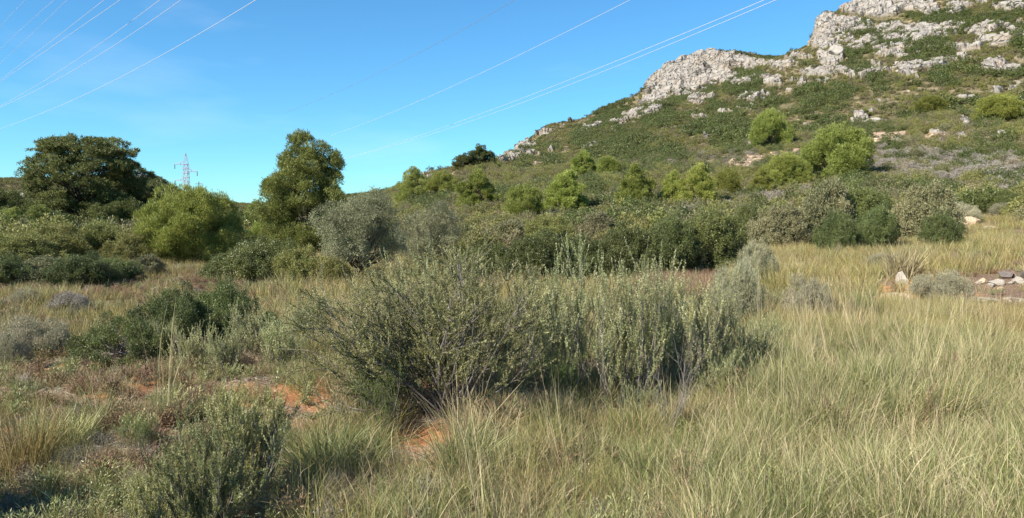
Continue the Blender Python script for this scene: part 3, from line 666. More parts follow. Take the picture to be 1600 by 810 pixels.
# ------------------------------------------------------------ foreground shrubs with shoots
def shrub(name, seed, mains, main_len, lean, nb, b_len, ns, s_len, leafrange, nl, Ln, Wd, mat, twig, lift=.5, alpha=.85, spreadx=1., r0=.012, root_r=.12, dirs=None, wob=.12):
    rng = np.random.default_rng(seed); root = empty(name)
    a = rng.uniform(0, 2 * pi, mains)
    P = np.stack([np.cos(a) * root_r * rng.random(mains), np.sin(a) * root_r * rng.random(mains), np.full(mains, -.03)], -1)
    if dirs is None:
        ph = rng.uniform(*lean, mains); D = np.stack([np.sin(ph) * np.cos(a) * spreadx, np.sin(ph) * np.sin(a), np.cos(ph)], -1)
    else: D = dirs(rng, mains)
    Ln0 = main_len * rng.uniform(.45, 1.1, mains)
    A = grow(rng, P, D, Ln0, 8, wob, lift)
    St = Buf(); St.tube(A, r0 * np.linspace(1, .35, 8)[None] * rng.uniform(.6, 1.2, (mains, 1)), 5)
    t = rng.uniform(.25 if dirs is not None else .08, 1, (mains, nb)); Pb, Tb = sample(A, t); Db = side(rng, Tb, rng.uniform(.3, .8, t.shape)); 
    Bn = grow(rng, Pb.reshape(-1, 3), Db.reshape(-1, 3), b_len * rng.uniform(.5, 1.1, mains * nb), 6, wob, lift)
    St.tube(Bn, r0 * .42 * np.linspace(1, .4, 6)[None].repeat(len(Bn), 0), 4)
    t = rng.uniform(.25, 1, (len(Bn), ns)); t[:, 0] = 1; Pc, Tc = sample(Bn, t); Dc = side(rng, Tc, rng.uniform(.2, .75, t.shape))
    Sh = grow(rng, Pc.reshape(-1, 3), Dc.reshape(-1, 3), s_len * rng.uniform(.5, 1.2, len(Bn) * ns), 5, .08, lift * .7)
    St.tube(Sh, r0 * .2 * np.linspace(1, .5, 5)[None].repeat(len(Sh), 0), 3)
    St.obj('stems', M[twig], root)
    Lf = Buf(); n = len(Sh)
    for src, cnt in ((Sh, nl), (Bn, int(nl * .5))):
        m = len(src)
        t = np.linspace(leafrange if src is Sh else .5, 1, cnt)[None] + rng.normal(size=(m, cnt)) * .01
        Pl, Tl = sample(src, np.clip(t, 0, 1)); al = rng.normal(alpha, .2, t.shape) * (1.05 - .5 * np.clip(t, 0, 1) ** 3); Dl = side(rng, Tl, al)
        Nl = unit(Tl + rng.normal(size=Tl.shape) * .35)
        tint = np.clip(rng.random((m, 1)) * .55 + rng.random((m, cnt)) * .3 + .22 * t, 0, 1)
        sz = rng.uniform(.6, 1.15, t.shape)
        q = 3
        Lf.leaf(Pl.reshape(-1, 3), Dl.reshape(-1, 3), Nl.reshape(-1, 3), (Ln * sz).ravel(), (Wd * sz).ravel(), tint.ravel(), .15)
    Lf.obj('leaves', M[mat], root)
    root['H'] = float(np.percentile(Sh[..., 2], 98.5))
    return root
def put(o, p, label, cat='shrub', rot=0., s=1., group=None, sz=None):
    o.location = tuple(p); o.rotation_euler = (0, 0, rot); o.scale = (s, s, sz or s); tag(o, label, cat, group); return o

def fan(rng, n):                       # central shrub: stems fan to the left and the right
    ang = np.where(rng.random(n) < .6, rng.uniform(-1.38, .1, n), rng.uniform(-.2, .95, n)); y = rng.normal(size=n) * .35
    return unit(np.stack([np.sin(ang), y, np.cos(ang) * .95], -1))
cs = shrub('rosemary_shrub', 101, 64, 1.28, (.1, 1.1), 7, .42, 6, .17, .0, 50, .0205, .0068, 'rosemary', 'twig', lift=.35, r0=.008, root_r=.22, dirs=fan)
def putp(o, px, R, top, label, rot, s, group=None):
    p = at(px, R); return put(o, p, label, 'shrub', rot, s, group, (float(zat(px, top, R)) - p[2]) / o['H'])
putp(cs, 700, 6.25, 408, 'largest grey green shrub in the centre with bare arching stems spreading left', 0, 1.0)
# upright sage shoots
def upr(seed, mains, H): 
    return shrub('sage_shrub', seed, mains, H, (.02, .38), 6, H * .36, 4, .20, .0, 52, .0185, .0066, 'sage', 'twig', lift=1.5, r0=.006, root_r=.26, wob=.06, alpha=1.1)
u1 = upr(111, 22, 1.15); u2 = upr(112, 26, 1.0); u3 = upr(113, 20, .95)
def putcopy(o, *a, **k):
    if o.name in used: c = copy_tree(o)
    else: used[o.name] = 1; c = o
    return put(c, *a, **k)
G = 'upright sage shrubs right of the central shrub'
for (pr, px, R, s, top, rot, lb) in [
 (u1, 888, 6.9, .95, 388, 0, 'tallest upright sage shrub with pale shoot tips just right of the central shrub'),
 (u2, 962, 6.7, 1, 424, 1, 'upright sage shrub in the middle of the row with dense grey shoots'),
 (u3, 1012, 7.0, .9, 412, 2, 'upright sage shrub with a tight bundle of spiky shoots, third in the row'),
 (u2, 1068, 7.1, .95, 434, 3, 'leafy sage shrub near the right end of the row'),
 (u3, 1120, 7.5, .85, 448, 4, 'rightmost sage shrub of the row, thinning towards the tall grass'),
 (u3, 835, 7.2, .9, 420, 5, 'sage shrub half hidden behind the central shrub'),
 (u1, 1045, 9.6, .7, 440, 3.5, 'sage shrub at the back right of the row'),
 (u2, 655, 7.9, .9, 402, .7, 'pale sage shoots rising behind the top of the central shrub'),
 (u3, 745, 8.2, .95, 420, 1.7, 'pale sage shoots behind the right shoulder of the central shrub'),
 (u1, 590, 8.6, .8, 430, 2.9, 'pale sage shoots behind the left arm of the central shrub')]:
    if pr.name in used: c_ = copy_tree(pr)
    else: used[pr.name] = 1; c_ = pr
    putp(c_, px, R, top, lb, rot, s, G)
# lighter, lower shrubs
u4 = shrub('sage_shrub', 121, 16, .55, (.05, .5), 6, .26, 4, .15, .0, 42, .017, .0062, 'sage', 'twig', lift=1.1, r0=.005, root_r=.16, wob=.08)
for (px, R, s, sz, rot, lb) in [(392, 9.2, 1.15, 1.3, 0, 'pale thin sage shrub between the left bush mass and the central shrub'),
 (432, 8.4, 1, 1.15, 1, 'thin sage shrub above the orange soil patch'), (290, 8.8, 1, 1.1, 2, 'slender sage shrub in front of the left bush mass'),
 (340, 8.4, 1, 1, 3, 'slender sage shrub right of the tall straw stalks'), (470, 9.6, 1, 1.2, 4, 'thin sage shrub in the yellow grass left of the central shrub'),
 (250, 9.4, .9, 1, 5, 'small sage shrub under the near left end of the bush mass'), (1010, 6.3, .8, .6, 5.3, 'low sage clump below the row of sage shrubs'),
 (1150, 7.2, .9, .9, .5, 'sage shoots fading into the tall grass at the right end'), (1172, 7.7, 1, 1.15, 1.5, 'low sage shrub just beyond the right end of the sage row'), (1195, 8.6, .9, .9, 2.8, 'small sage shrub in the tall grass right of the sage row'), (1128, 6.9, .9, .9, 4.1, 'small sage shrub in front of the right end of the sage row'),
    (1210, 13, 1, .9, 2.2, 'sage clump above the tall grass beside the silvery bush')]:
    putcopy(u4, at(px, R), lb, 'shrub', rot, s * .85, 'small thin sage shrubs', sz * .72)
f1s = shrub('rosemary_shrub', 131, 26, .60, (.05, .75), 7, .24, 6, .12, .0, 46, .0165, .0055, 'rosemary', 'twig', lift=.8, r0=.006, root_r=.16)
putp(f1s, 318, 4.2, 660, 'green rosemary like shrub in the left foreground cut by the bottom edge', .6, .72)
f2s = shrub('rosemary_shrub', 132, 18, .55, (.02, .5), 6, .2, 5, .12, .0, 46, .0165, .0055, 'rosemary', 'twig', lift=1.1, r0=.006, root_r=.12)
putp(f2s, 365, 4.6, 602, 'upright rosemary like shrub just behind the left foreground one', .6, .95)
f3s = copy_tree(f2s); put(f3s, at(225, 4.15), 'lowest small rosemary like shrub at the bottom left foreground', rot=2.6, s=.6)
f4s = shrub('green_shrub', 133, 24, .5, (.02, .5), 5, .2, 3, .12, .0, 22, .022, .004, 'fresh', 'twig', lift=1.2, r0=.004, root_r=.16)
put(f4s, at(605, 6.0), 'bright green feathery shrub below the left arm of the central shrub', rot=0, s=.95)
for (px, R, s, rot, lb) in [(870, 6.6, .75, 1, 'thin green shoots between the central shrub and the sage row'), (205, 5.7, .5, 2, 'small green herb on the bare soil at the left'),
                            (560, 6.4, .7, 3, 'green shoots beside the dark hollow in the soil'), (1352, 12.8, 1.0, 4, 'young yellow green sprout left of the white rock')]:
    putcopy(f4s, at(px, R), lb, 'shrub', rot, s) if False else put(copy_tree(f4s), at(px, R), lb, 'shrub', rot, s)
shadow_bush = copy_tree(lowb); shadow_bush.location = (-3.12, 3.72, float(gh(np.array([-3.12]), np.array([3.72]))[0])); shadow_bush.scale = (.32, .32, .75); tag(shadow_bush, 'unseen bush added outside the lower left edge to throw the dark shadow', 'bush')  # unseen bush, added out of view only to cast the lower left shadow
# dead branching plant
def dead_plant(seed, H):
    rng = np.random.default_rng(seed); root_b = Buf()
    P = np.zeros((5, 3)); D = unit(np.stack([rng.uniform(-.3, .45, 5), rng.uniform(-.2, .2, 5), np.ones(5)], -1))
    A = grow(rng, P, D, H * rng.uniform(.7, 1, 5), 8, .12, .2); root_b.tube(A, .005 * np.linspace(1, .4, 8)[None].repeat(5, 0), 5)
    t = rng.uniform(.4, 1, (5, 6)); Pb, Tb = sample(A, t); B_ = grow(rng, Pb.reshape(-1, 3), side(rng, Tb, .6).reshape(-1, 3), H * .35 * rng.uniform(.5, 1, 30), 5, .12, .3)
    root_b.tube(B_, .0018 * np.linspace(1, .4, 5)[None].repeat(30, 0), 4)
    return root_b.obj('dead_plant', M['twig'])
for px, R, s, lb in [(1045, 5.6, .62, 'dead grey branching stems standing in the grass below the sage row'), (1062, 5.9, .75, 'taller dead twig right beside the dead branching stems')]:
    o = dead_plant(int(px), 1.); o.location = tuple(at(px, R)); o.scale = (s, s, s); tag(o, lb, 'dead plant')

# ------------------------------------------------------------ grass, herbs: sources kept in an unlinked collection
def blades(rng, n, H, rad, Wd, lean=.35, bend=.6, seg=4, tvar=(0, 1), hvar=(.45, 1.1)):
    a = rng.uniform(0, 2 * pi, n); r = rad * np.sqrt(rng.random(n)); P = np.stack([r * np.cos(a), r * np.sin(a), np.full(n, -.02)], -1)
    a2 = a + rng.normal(size=n) * .9; ln = np.abs(rng.normal(size=n)) * lean
    D = unit(np.stack([np.cos(a2) * ln, np.sin(a2) * ln, np.ones(n)], -1)); Hh = H * rng.uniform(*hvar, n)
    bd = np.stack([np.cos(a2), np.sin(a2), -.55 * np.ones(n)], -1) * (bend * rng.random(n))[:, None]
    pts = [P]; d = D
    for i in range(seg): d = unit(d + bd / seg * (i + .5) / seg * 2); pts.append(pts[-1] + d * (Hh / seg)[:, None])
    PL = np.stack(pts, 1); S = unit(np.cross(D, rdir(rng, n)))
    wv = Wd * rng.uniform(.6, 1.2, n)[:, None] * np.concatenate([np.linspace(1, .75, seg), [.12]])[None]
    A = PL + S[:, None] * wv[..., None] * .5; B_ = PL - S[:, None] * wv[..., None] * .5
    V = np.stack([A, B_], 2).reshape(-1, 3); k = seg + 1
    i, j = np.meshgrid(np.arange(n), np.arange(seg), indexing='ij'); b = (i * k + j) * 2
    Fc = np.stack([b, b + 1, b + 3, b + 2], -1).reshape(-1, 4)
    t = rng.uniform(*tvar, n)
    return V, Fc, np.repeat(t, k * 2)
def tuft(name, seed, mat, n=110, H=.5, rad=.12, Wd=.004, lean=.35, bend=.6, tvar=(0, 1), link=False, seeds=0, **k):
    rng = np.random.default_rng(seed); B = Buf(); V, Fc, t = blades(rng, n, H, rad, Wd, lean, bend, tvar=tvar, **k); B.add(V, Fc, t)
    if seeds:
        V, Fc, t = blades(rng, seeds, H * 1.35, rad * .6, Wd * .6, lean * .6, bend * .5, tvar=(.9, 1), hvar=(.75, 1.1)); B.add(V, Fc, t)
    me = B.mesh(name, M[mat])
    o = bpy.data.objects.new(name, me)
    if link: COL.objects.link(o)
    return o
def herb(name, seed, mat, H=.2, W=.3, n=500, Ln=.03, Wd=.004, stems=30, twig='twig'):
    rng = np.random.default_rng(seed); B = Buf()
    a = rng.uniform(0, 2 * pi, stems); ph = rng.uniform(0, 1.2, stems)
    A = grow(rng, np.zeros((stems, 3)), np.stack([np.sin(ph) * np.cos(a) * W / H * .5, np.sin(ph) * np.sin(a) * W / H * .5, np.cos(ph)], -1), H * rng.uniform(.7, 1.2, stems), 5, .2, .2)
    V, Fc = tubes(A, .0018 * np.ones((stems, 5)), 3); B.add(V, Fc, np.full(len(V), .3))
    t = rng.uniform(.25, 1, (stems, n // stems)); Pl, Tl = sample(A, t); D = side(rng, Tl, .8)
    Pl = Pl + rng.normal(size=Pl.shape) * .012
    B.leaf(Pl.reshape(-1, 3), D.reshape(-1, 3), rdir(rng, Pl.shape[0] * Pl.shape[1]), Ln, Wd, rng.random(Pl.shape[0] * Pl.shape[1]))
    return bpy.data.objects.new(name, B.mesh(name, M[mat]))
def ball(name, seed, mat, H, W, n, k, Ln, Wd, nc=9):
    rng = np.random.default_rng(seed); B = Buf(); Cc, Rr = dome(H, W, nc, .1, .85, .24)(rng)
    P, Nn = clump_points(rng, Cc, Rr, n, .3, 1.8, .6, seed); bunch(rng, B, P, Nn, k, Ln, Wd, .8, .05, .4)
    return bpy.data.objects.new(name, B.mesh(name, M[mat]))
def rock_mesh(name, seed, mat, sub=3, flat=.7, rough=.4, planes=11):
    import bmesh
    rng = np.random.default_rng(seed); bm = bmesh.new(); bmesh.ops.create_icosphere(bm, subdivisions=sub, radius=1)
    V = np.array([v.co[:] for v in bm.verts]); 
    dirs = rdir(rng, planes); offs = rng.uniform(.42, .85, planes)
    for d, o in zip(dirs, offs): s = V @ d; V = V - np.clip(s - o, 0, None)[:, None] * d * .97
    V = V * (1 + (fbm(V * 2.3 + seed, 3, seed)[:, None] - .5) * rough); V = V * (1, .85, flat)
    for v, c in zip(bm.verts, V): v.co = c
    me = bpy.data.meshes.new(name); bm.to_mesh(me); bm.free(); me.materials.append(M[mat])
    return me

class Library:
    def __init__(s): s.col = bpy.data.collections.new('library'); s.n = 0
def scatter(name, sources, P, rot, scl, idx, label=None, kind='stuff', cat=None):
    """one object whose geometry nodes put the source meshes on its points"""
    col = bpy.data.collections.new(name + ' sources')
    for q, o in enumerate(sources):
        c = o.copy() if o.users_collection or True else o; c.name = '%s_source_%02d' % (name, q); col.objects.link(c)
    n = len(P); me = bpy.data.meshes.new(name); me.vertices.add(n); me.vertices.foreach_set('co', np.ascontiguousarray(P, np.float32).ravel())
    A = me.attributes.new('rot', 'FLOAT_VECTOR', 'POINT'); A.data.foreach_set('vector', np.ascontiguousarray(rot, np.float32).ravel())
    A = me.attributes.new('scl', 'FLOAT_VECTOR', 'POINT'); A.data.foreach_set('vector', np.ascontiguousarray(scl, np.float32).ravel())
    A = me.attributes.new('idx', 'INT', 'POINT'); A.data.foreach_set('value', np.ascontiguousarray(idx, np.int32))
    o = bpy.data.objects.new(name, me); COL.objects.link(o)
    g = bpy.data.node_groups.new(name, 'GeometryNodeTree'); g.interface.new_socket('Geometry', in_out='INPUT', socket_type='NodeSocketGeometry'); g.interface.new_socket('Geometry', in_out='OUTPUT', socket_type='NodeSocketGeometry')
    N = g.nodes; K = g.links; gi = N.new('NodeGroupInput'); go = N.new('NodeGroupOutput'); ip = N.new('GeometryNodeInstanceOnPoints'); ci = N.new('GeometryNodeCollectionInfo')
    ci.inputs['Collection'].default_value = col; ci.inputs['Separate Children'].default_value = True; ci.inputs['Reset Children'].default_value = True
    def na(nm, t): x = N.new('GeometryNodeInputNamedAttribute'); x.data_type = t; x.inputs['Name'].default_value = nm; return x.outputs['Attribute']
    K.new(gi.outputs[0], ip.inputs['Points']); K.new(ci.outputs[0], ip.inputs['Instance']); ip.inputs['Pick Instance'].default_value = True
    K.new(na('idx', 'INT'), ip.inputs['Instance Index']); K.new(na('scl', 'FLOAT_VECTOR'), ip.inputs['Scale'])
    er = N.new('FunctionNodeEulerToRotation'); K.new(na('rot', 'FLOAT_VECTOR'), er.inputs[0]); K.new(er.outputs[0], ip.inputs['Rotation'])
    K.new(ip.outputs[0], go.inputs[0])
    md = o.modifiers.new('instances', 'NODES'); md.node_group = g
    tag(o, label, cat, kind=kind); return o

def rnd_ground(rng, n, R0, R1, px0=-60, px1=1660, power=1.0):
    th = np.arctan((rng.uniform(px0, px1, n) - 800) / F); u = rng.random(n)
    e = 1 + power; R = (R0 ** e + u * (R1 ** e - R0 ** e)) ** (1 / e)
    x = R * np.sin(th); y = R * np.cos(th); z = gh(x, y); P = np.stack([x, y, z], -1); px, py = proj(P)
    return P, R, px, py
def rotscl(rng, n, s0, s1, tilt=.12, zs=(1, 1)):
    rot = np.stack([rng.normal(size=n) * tilt, rng.normal(size=n) * tilt, rng.uniform(0, 2 * pi, n)], -1)
    s = rng.uniform(s0, s1, n)[:, None]; return rot, np.concatenate([s, s, s * rng.uniform(*zs, n)[:, None]], 1)
def inpoly(px, py, poly):
    c = np.zeros(px.shape, bool); n = len(poly)
    for i in range(n):
        (x1, y1), (x2, y2) = poly[i], poly[i - 1]
        c ^= ((y1 > py) != (y2 > py)) & (px < (x2 - x1) * (py - y1) / (y2 - y1 + 1e-9) + x1)
    return c

rng = np.random.default_rng(5)
bare = lambda px, py: blobs([(655, 700, 50, 38, -42, 1), (470, 650, 55, 32, 0, .9), (690, 650, 24, 34, 0, .9), (440, 612, 24, 10, 0, .8), (1560, 452, 95, 22, 0, 1.1), (1405, 448, 50, 16, 0, 1.0)], px, py)

# ---- right meadow: tall fine green grass
gA = [tuft('grass', 200 + i, 'grass', 200, .34, .15, .0030, .45, .9, (0, 1), seeds=3, hvar=(.25, 1.15)) for i in range(5)] + [tuft('grass', 210, 'straw', 110, .42, .16, .0026, .7, 1.0), tuft('grass', 211, 'grass_gold', 200, .38, .16, .0026, .55, .9, hvar=(.3, 1.1))]
P, R, px, py = rnd_ground(rng, 9000, 3.3, 15.5, 520, 1720, .75)
m = inpoly(px, py, [(1120, 640), (1190, 500), (1300, 488), (1450, 486), (1750, 486), (1750, 1500), (420, 1500), (700, 800), (820, 750), (960, 700)])
m &= (rng.random(len(px)) < .25 + .75 * sstep(900, 1130, px - (py - 650) * -.4)) & (rng.random(len(px)) < sstep(.36, .47, fbm(P[:, :2] / .7, 3, 77)) * .88 + .12)
P = P[m]; n = len(P); r, s = rotscl(rng, n, .6, 1.25, .19, (.7, 1.15)); r[:, 1] += .06
lowz = np.interp(proj(P)[0], [500, 1000, 1150], [.55, .7, 1.0]); s *= lowz[:, None] * (.72 + .56 * fbm(P[:, :2] / .8, 2, 401))[:, None]
scatter('meadow_grass', gA, P, r, s, np.where(rng.random(n) < .14, 5, np.where(rng.random(n) < sstep(7.5, 12, np.hypot(P[:, 0], P[:, 1])) * .7, 6, rng.integers(0, 5, n))), 'tall fine yellow green grass filling the right foreground', cat='grass')

gW = [tuft('grass', 290, 'straw', 120, .20, .22, .003, 1.6, 1.2), herb('herb', 291, 'bush_olive', .32, .25, 420, .028, .006, 22), tuft('grass', 292, 'straw', 14, .62, .10, .0035, .25, .35, seeds=8), herb('herb', 293, 'herb_brown', .3, .22, 420, .022, .005, 22)]
P, R, px, py = rnd_ground(rng, 1500, 3.3, 15, 620, 1720, .75)
m = inpoly(px, py, [(1120, 640), (1190, 500), (1300, 488), (1450, 486), (1750, 486), (1750, 1500), (420, 1500), (700, 800), (820, 750), (960, 700)]) & (rng.random(len(px)) < sstep(.42, .56, fbm(P[:, :2] / 1.3, 3, 505)) * .9 + .15)
P = P[m]; n = len(P); r, s = rotscl(rng, n, .7, 1.25, .15, (.8, 1.1))
scatter('meadow_weeds', gW, P, r, s, rng.choice(4, n, p=[.3, .22, .3, .18]), 'straw mats, weeds and tall dry stalks mixed into the meadow grass', cat='weeds')

# ---- mixed dry grass over the foreground centre and left
gB = [tuft('grass', 220 + i, ['straw', 'grass_gold', 'straw'][i], 100, .34, .11, .0026, .6, 1.1) for i in range(3)] + [tuft('grass', 230 + i, 'grass_green', 90, .3, .1, .0028, .5, 1.0) for i in range(2)] + [tuft('grass', 235, 'grass', 110, .38, .12, .0028, .5, 1.1)]
P, R, px, py = rnd_ground(rng, 9000, 3.2, 15, -80, 1250, .8)
dens = np.where(px > 430, .8, .42) * np.where(py > 745, 1.5, 1) * np.where((px < 430) & (py < 640) & (py > 540), .45, 1)
dens = dens * sstep(.30, .50, fbm(P[:, :2] / .9, 3, 99)) * (1 - sstep(.25, .6, bare(px, py))) * np.where(py < 500, .9, 1)
dens = np.maximum(dens, .9 * ((px > 470) & (px < 780) & (py > 742))); m = (rng.random(len(px)) < dens) & ~((px > 1150) & (py > 490)); P = P[m]; n = len(P); r, s = rotscl(rng, n, .55, 1.15, .2, (.7, 1.15)); s *= np.where(proj(P)[0] < 430, .75, 1.)[:, None]
scatter('dry_grass', gB, P, r, s, rng.integers(0, 6, n), 'mixed straw and green grass over the left and centre foreground', cat='grass')

# ---- golden grass of the field at the left and behind
gC = [tuft('grass', 240 + i, 'grass_gold', 70, .38, .22, .007, .35, .6, seg=3) for i in range(3)] + [tuft('grass', 245, 'grass', 70, .36, .22, .007, .35, .6, seg=3), tuft('grass', 246, 'straw', 60, .4, .2, .006, .35, .6, seg=3)]
P, R, px, py = rnd_ground(rng, 14000, 10.5, 48, -60, 1660, .7)
m = (((px > 400) & (px < 1200) & (R > 9.5) & (R < 18.5)) | ((px < 520) & (R > 11.0) & (R < 17.5)) | ((px < 700) & (R >= 17.5) & (R < 32) & (rng.random(len(px)) < .5)) | ((px > 1150) & (R > 16.5)) | ((px > 1180) & (px < 1390) & (R > 14)))
m &= (rng.random(len(px)) < .15 + .85 * sstep(.3, .5, fbm(P[:, :2] / 2.5, 3, 123))) & (rng.random(len(px)) < 1 - .9 * sstep(.25, .6, bare(px, py)))
m &= ~((px > 1480) & (R > 24) & (R < 31) & (py < 372))
P = P[m]; n = len(P); r, s = rotscl(rng, n, .8, 1.35, .12, (.7, 1.2)); s *= np.where(proj(P)[0] < 430, .7, 1.)[:, None]
ix = rng.integers(0, 5, n); scatter('golden_grass', gC, P, r, s, ix, 'golden dry grass of the fields behind the shrubs', cat='grass')

# ---- reddish grass patch left of the silvery bush
gR = [tuft('grass', 250, 'herb_brown', 90, .5, .2, .005, .3, .5)]
P, R, px, py = rnd_ground(rng, 400, 13.5, 17.5, 1010, 1110, .7); n = len(P); r, s = rotscl(rng, n, .8, 1.2)
scatter('russet_grass', gR, P, r, s, np.zeros(n), 'russet dry grass in front of the thicket', cat='grass')

# ---- low brown herbs on the bare soil and elsewhere
hB = [herb('herb', 260 + i, 'herb_brown', .14, .3, 700, .022, .004, 40) for i in range(3)] + [herb('herb', 265, 'sage', .15, .25, 600, .022, .004, 34), herb('herb', 266, 'scrub_grey', .13, .3, 500, .022, .003, 40)]
P, R, px, py = rnd_ground(rng, 9500, 3.1, 26, -80, 1660, .45)
dens = np.where(px < 480, 1.1, .4) * (1 + (py > 760) * 1.2) * sstep(.32, .5, fbm(P[:, :2] / .7, 3, 55)) * (1 - .85 * sstep(.3, .7, bare(px, py))); dens = np.maximum(dens, .55 * (py > 745) * (px < 760)); m = rng.random(len(px)) < dens; P = P[m]; n = len(P)
r, s = rotscl(rng, n, .5, 1.35, .1, (.7, 1.1)); ix = rng.choice(5, n, p=[.26, .22, .2, .2, .12]); ix = np.where((proj(P)[1] > 765) & (rng.random(n) < .8), rng.choice([3, 4], n), ix); scatter('low_herbs', hB, P, r, s, ix, 'low brown and grey herbs over the soil', cat='herbs')

# ---- litter and pebbles
rl = np.random.default_rng(9); Bl = Buf(); nL = 900
aa = rl.uniform(0, 2 * pi, nL); PP = np.stack([rl.uniform(-.3, .3, nL), rl.uniform(-.3, .3, nL), rl.uniform(0, .025, nL)], -1)
Bl.leaf(PP, np.stack([np.cos(aa), np.sin(aa), rl.normal(size=nL) * .25], -1), np.tile([0, 0, 1.], (nL, 1)) + rl.normal(size=(nL, 3)) * .5, rl.uniform(.02, .12, nL), rl.uniform(.0015, .004, nL), rl.random(nL))
lit = bpy.data.objects.new('litter', Bl.mesh('litter', M['litter']))
P, R, px, py = rnd_ground(rng, 800, 3.2, 12, -80, 1300, .8); m = rng.random(len(px)) < sstep(.3, .55, fbm(P[:, :2] / .8, 3, 66)) * .9; P = P[m]; n = len(P); r, s = rotscl(rng, n, .6, 1.1, .05)
scatter('plant_litter', [lit], P, r, s, np.zeros(n), 'broken dry stalks lying over the soil', cat='plant litter')
pb = [bpy.data.objects.new('pebble', rock_mesh('pebble', 300 + i, k, 2, .6)) for i, k in enumerate(['stone', 'stone_orange', 'stone', 'stone_dark'])]
P, R, px, py = rnd_ground(rng, 5200, 3.2, 22, -80, 1660, .8); m = rng.random(len(px)) < .12 + .8 * sstep(.45, .6, fbm(P[:, :2] / 1.3, 3, 21)); P = P[m]; n = len(P)
r, s = rotscl(rng, n, .004, .02, .3); s = s * rng.choice([1, 1, 1.8], n)[:, None]; scatter('pebbles', pb, P, r, s, rng.integers(0, 4, n), 'small pale and orange stones strewn over the soil', cat='pebbles')

# ------------------------------------------------------------ hillside scrub
near_src = [ball('bush', 400, 'mastic', 1.1, 1.7, 330, 5, .12, .06), ball('bush', 401, 'bush_dull', 1.0, 1.7, 330, 5, .12, .05), ball('bush', 402, 'bush_olive', 1.1, 1.6, 330, 5, .12, .05),
            ball('bush', 403, 'scrub_brown', .8, 1.5, 260, 5, .11, .04), ball('bush', 404, 'scrub_grey', .8, 1.4, 300, 5, .12, .03)]
far_src = [ball('bush', 410, 'mastic', 1.3, 2.2, 190, 4, .20, .11, 6), ball('bush', 411, 'bush_dull', 1.2, 2.2, 190, 4, .20, .10, 6), ball('bush', 412, 'bush_olive', 1.2, 2.0, 190, 4, .19, .10, 6),
           ball('bush', 413, 'scrub_brown', .9, 2.0, 170, 4, .19, .09, 6), ball('bush', 414, 'scrub_grey', .9, 1.8, 170, 4, .18, .06, 6)]
def hill_kind(P, px, py, rng):
    n = len(P); zo = fbm(np.stack([px / 60, py / 16], -1) + P[:, :2] / 60, 4, 202); ix = rng.choice(4, n, p=[.12, .38, .30, .20])
    ix = np.where(zo > .565, rng.choice([0, 0, 0, 1], n), ix); ix = np.where(zo < .47, rng.choice([2, 3, 3, 2, 1], n), ix)
    g = blobs([(1520, 270, 130, 30, 6, 1.0), (1400, 262, 70, 20, 0, .8), (1130, 250, 60, 10, -5, .6), (1200, 310, 120, 14, 0, .45), (1330, 300, 60, 14, 0, .4), (1090, 340, 90, 12, 0, .35)], px, py)
    return np.where(rng.random(n) < g * .95, 4, ix)
rh = np.random.default_rng(77)
P, R, px, py = rnd_ground(rh, 19000, 32, 165, -60, 1660, 1.0)
rk = gattr(rock, P[:, 0], P[:, 1]); pk = gattr(pink, P[:, 0], P[:, 1])
m = (rk < .35) & ((pk < .35) | (rh.random(len(P)) < .22)) & (rh.random(len(P)) < .35 + .65 * sstep(.36, .5, fbm(P[:, :2] / 6, 3, 303)))
m &= ~((px > 1150) & (R < 43)) & ~((px < 700) & (R < 45) & (rh.random(len(P)) < .7))
m &= ~((np.abs(px - 1530) < 70) & (R < 52))
P, R, px, py = P[m], R[m], px[m], py[m]; ix = hill_kind(P, px, py, rh)
sz = rh.uniform(.45, 1.15, len(P)) * (.7 + .6 * fbm(P[:, :2] / 9, 2, 8)); rot = rh.uniform(0, 2 * pi, len(P))
# the 280 that show largest stand alone, the rest are one mass
score = sz / R * ((px > -20) & (px < 1620)); order = np.argsort(-score); ind = order[:280]; rest = order[280:]
names = ['dark_scrub_bush', 'dull_scrub_bush', 'olive_scrub_bush', 'brown_scrub_bush', 'grey_scrub_bush']
lbls = ['dark leafy scrub bush, one of many scattered over the lower slope', 'dull green scrub bush, one of many scattered over the lower slope', 'olive green scrub bush, one of many scattered over the lower slope',
        'brownish dry scrub bush, one of many scattered over the lower slope', 'pale grey dry scrub bush, one of many scattered over the lower slope']
grp = ['dark scrub bushes on the lower slope', 'dull green scrub bushes on the lower slope', 'olive green scrub bushes on the lower slope', 'brown scrub bushes on the lower slope', 'grey scrub bushes on the lower slope']
LM = [(690, 295, 'the round pine by the pink rock'), (746, 300, 'the pine below the spur top'), (817, 320, 'the pine left of the pointed pine'), (884, 308, 'the pointed slope pine'), (911, 260, 'the small high bright pine'),
      (992, 298, 'the pine above the rocky strip'), (1050, 300, 'the slender slope pine'), (1090, 298, 'the brightest slope pine'), (1228, 274, 'the pine below the biggest slope pine'), (1305, 245, 'the biggest slope pine'),
      (1200, 206, 'the pine high on the open slope'), (1556, 174, 'the pine near the right edge'), (1400, 218, 'the orange terrace bank'), (1512, 345, 'the orange boulder'), (1447, 325, 'the rounded dull bush'), (1285, 320, 'the big grey green bush'),
      (128, 300, 'the largest pine'), (292, 350, 'the broad young pine'), (474, 300, 'the tall conical pine'), (1192, 245, 'the pink bank'), (1110, 350, 'the tallest mastic bush'), (860, 380, 'the mastic thicket'), (672, 350, 'the darker olive tree'), (1530, 270, 'the grey shrub band')]
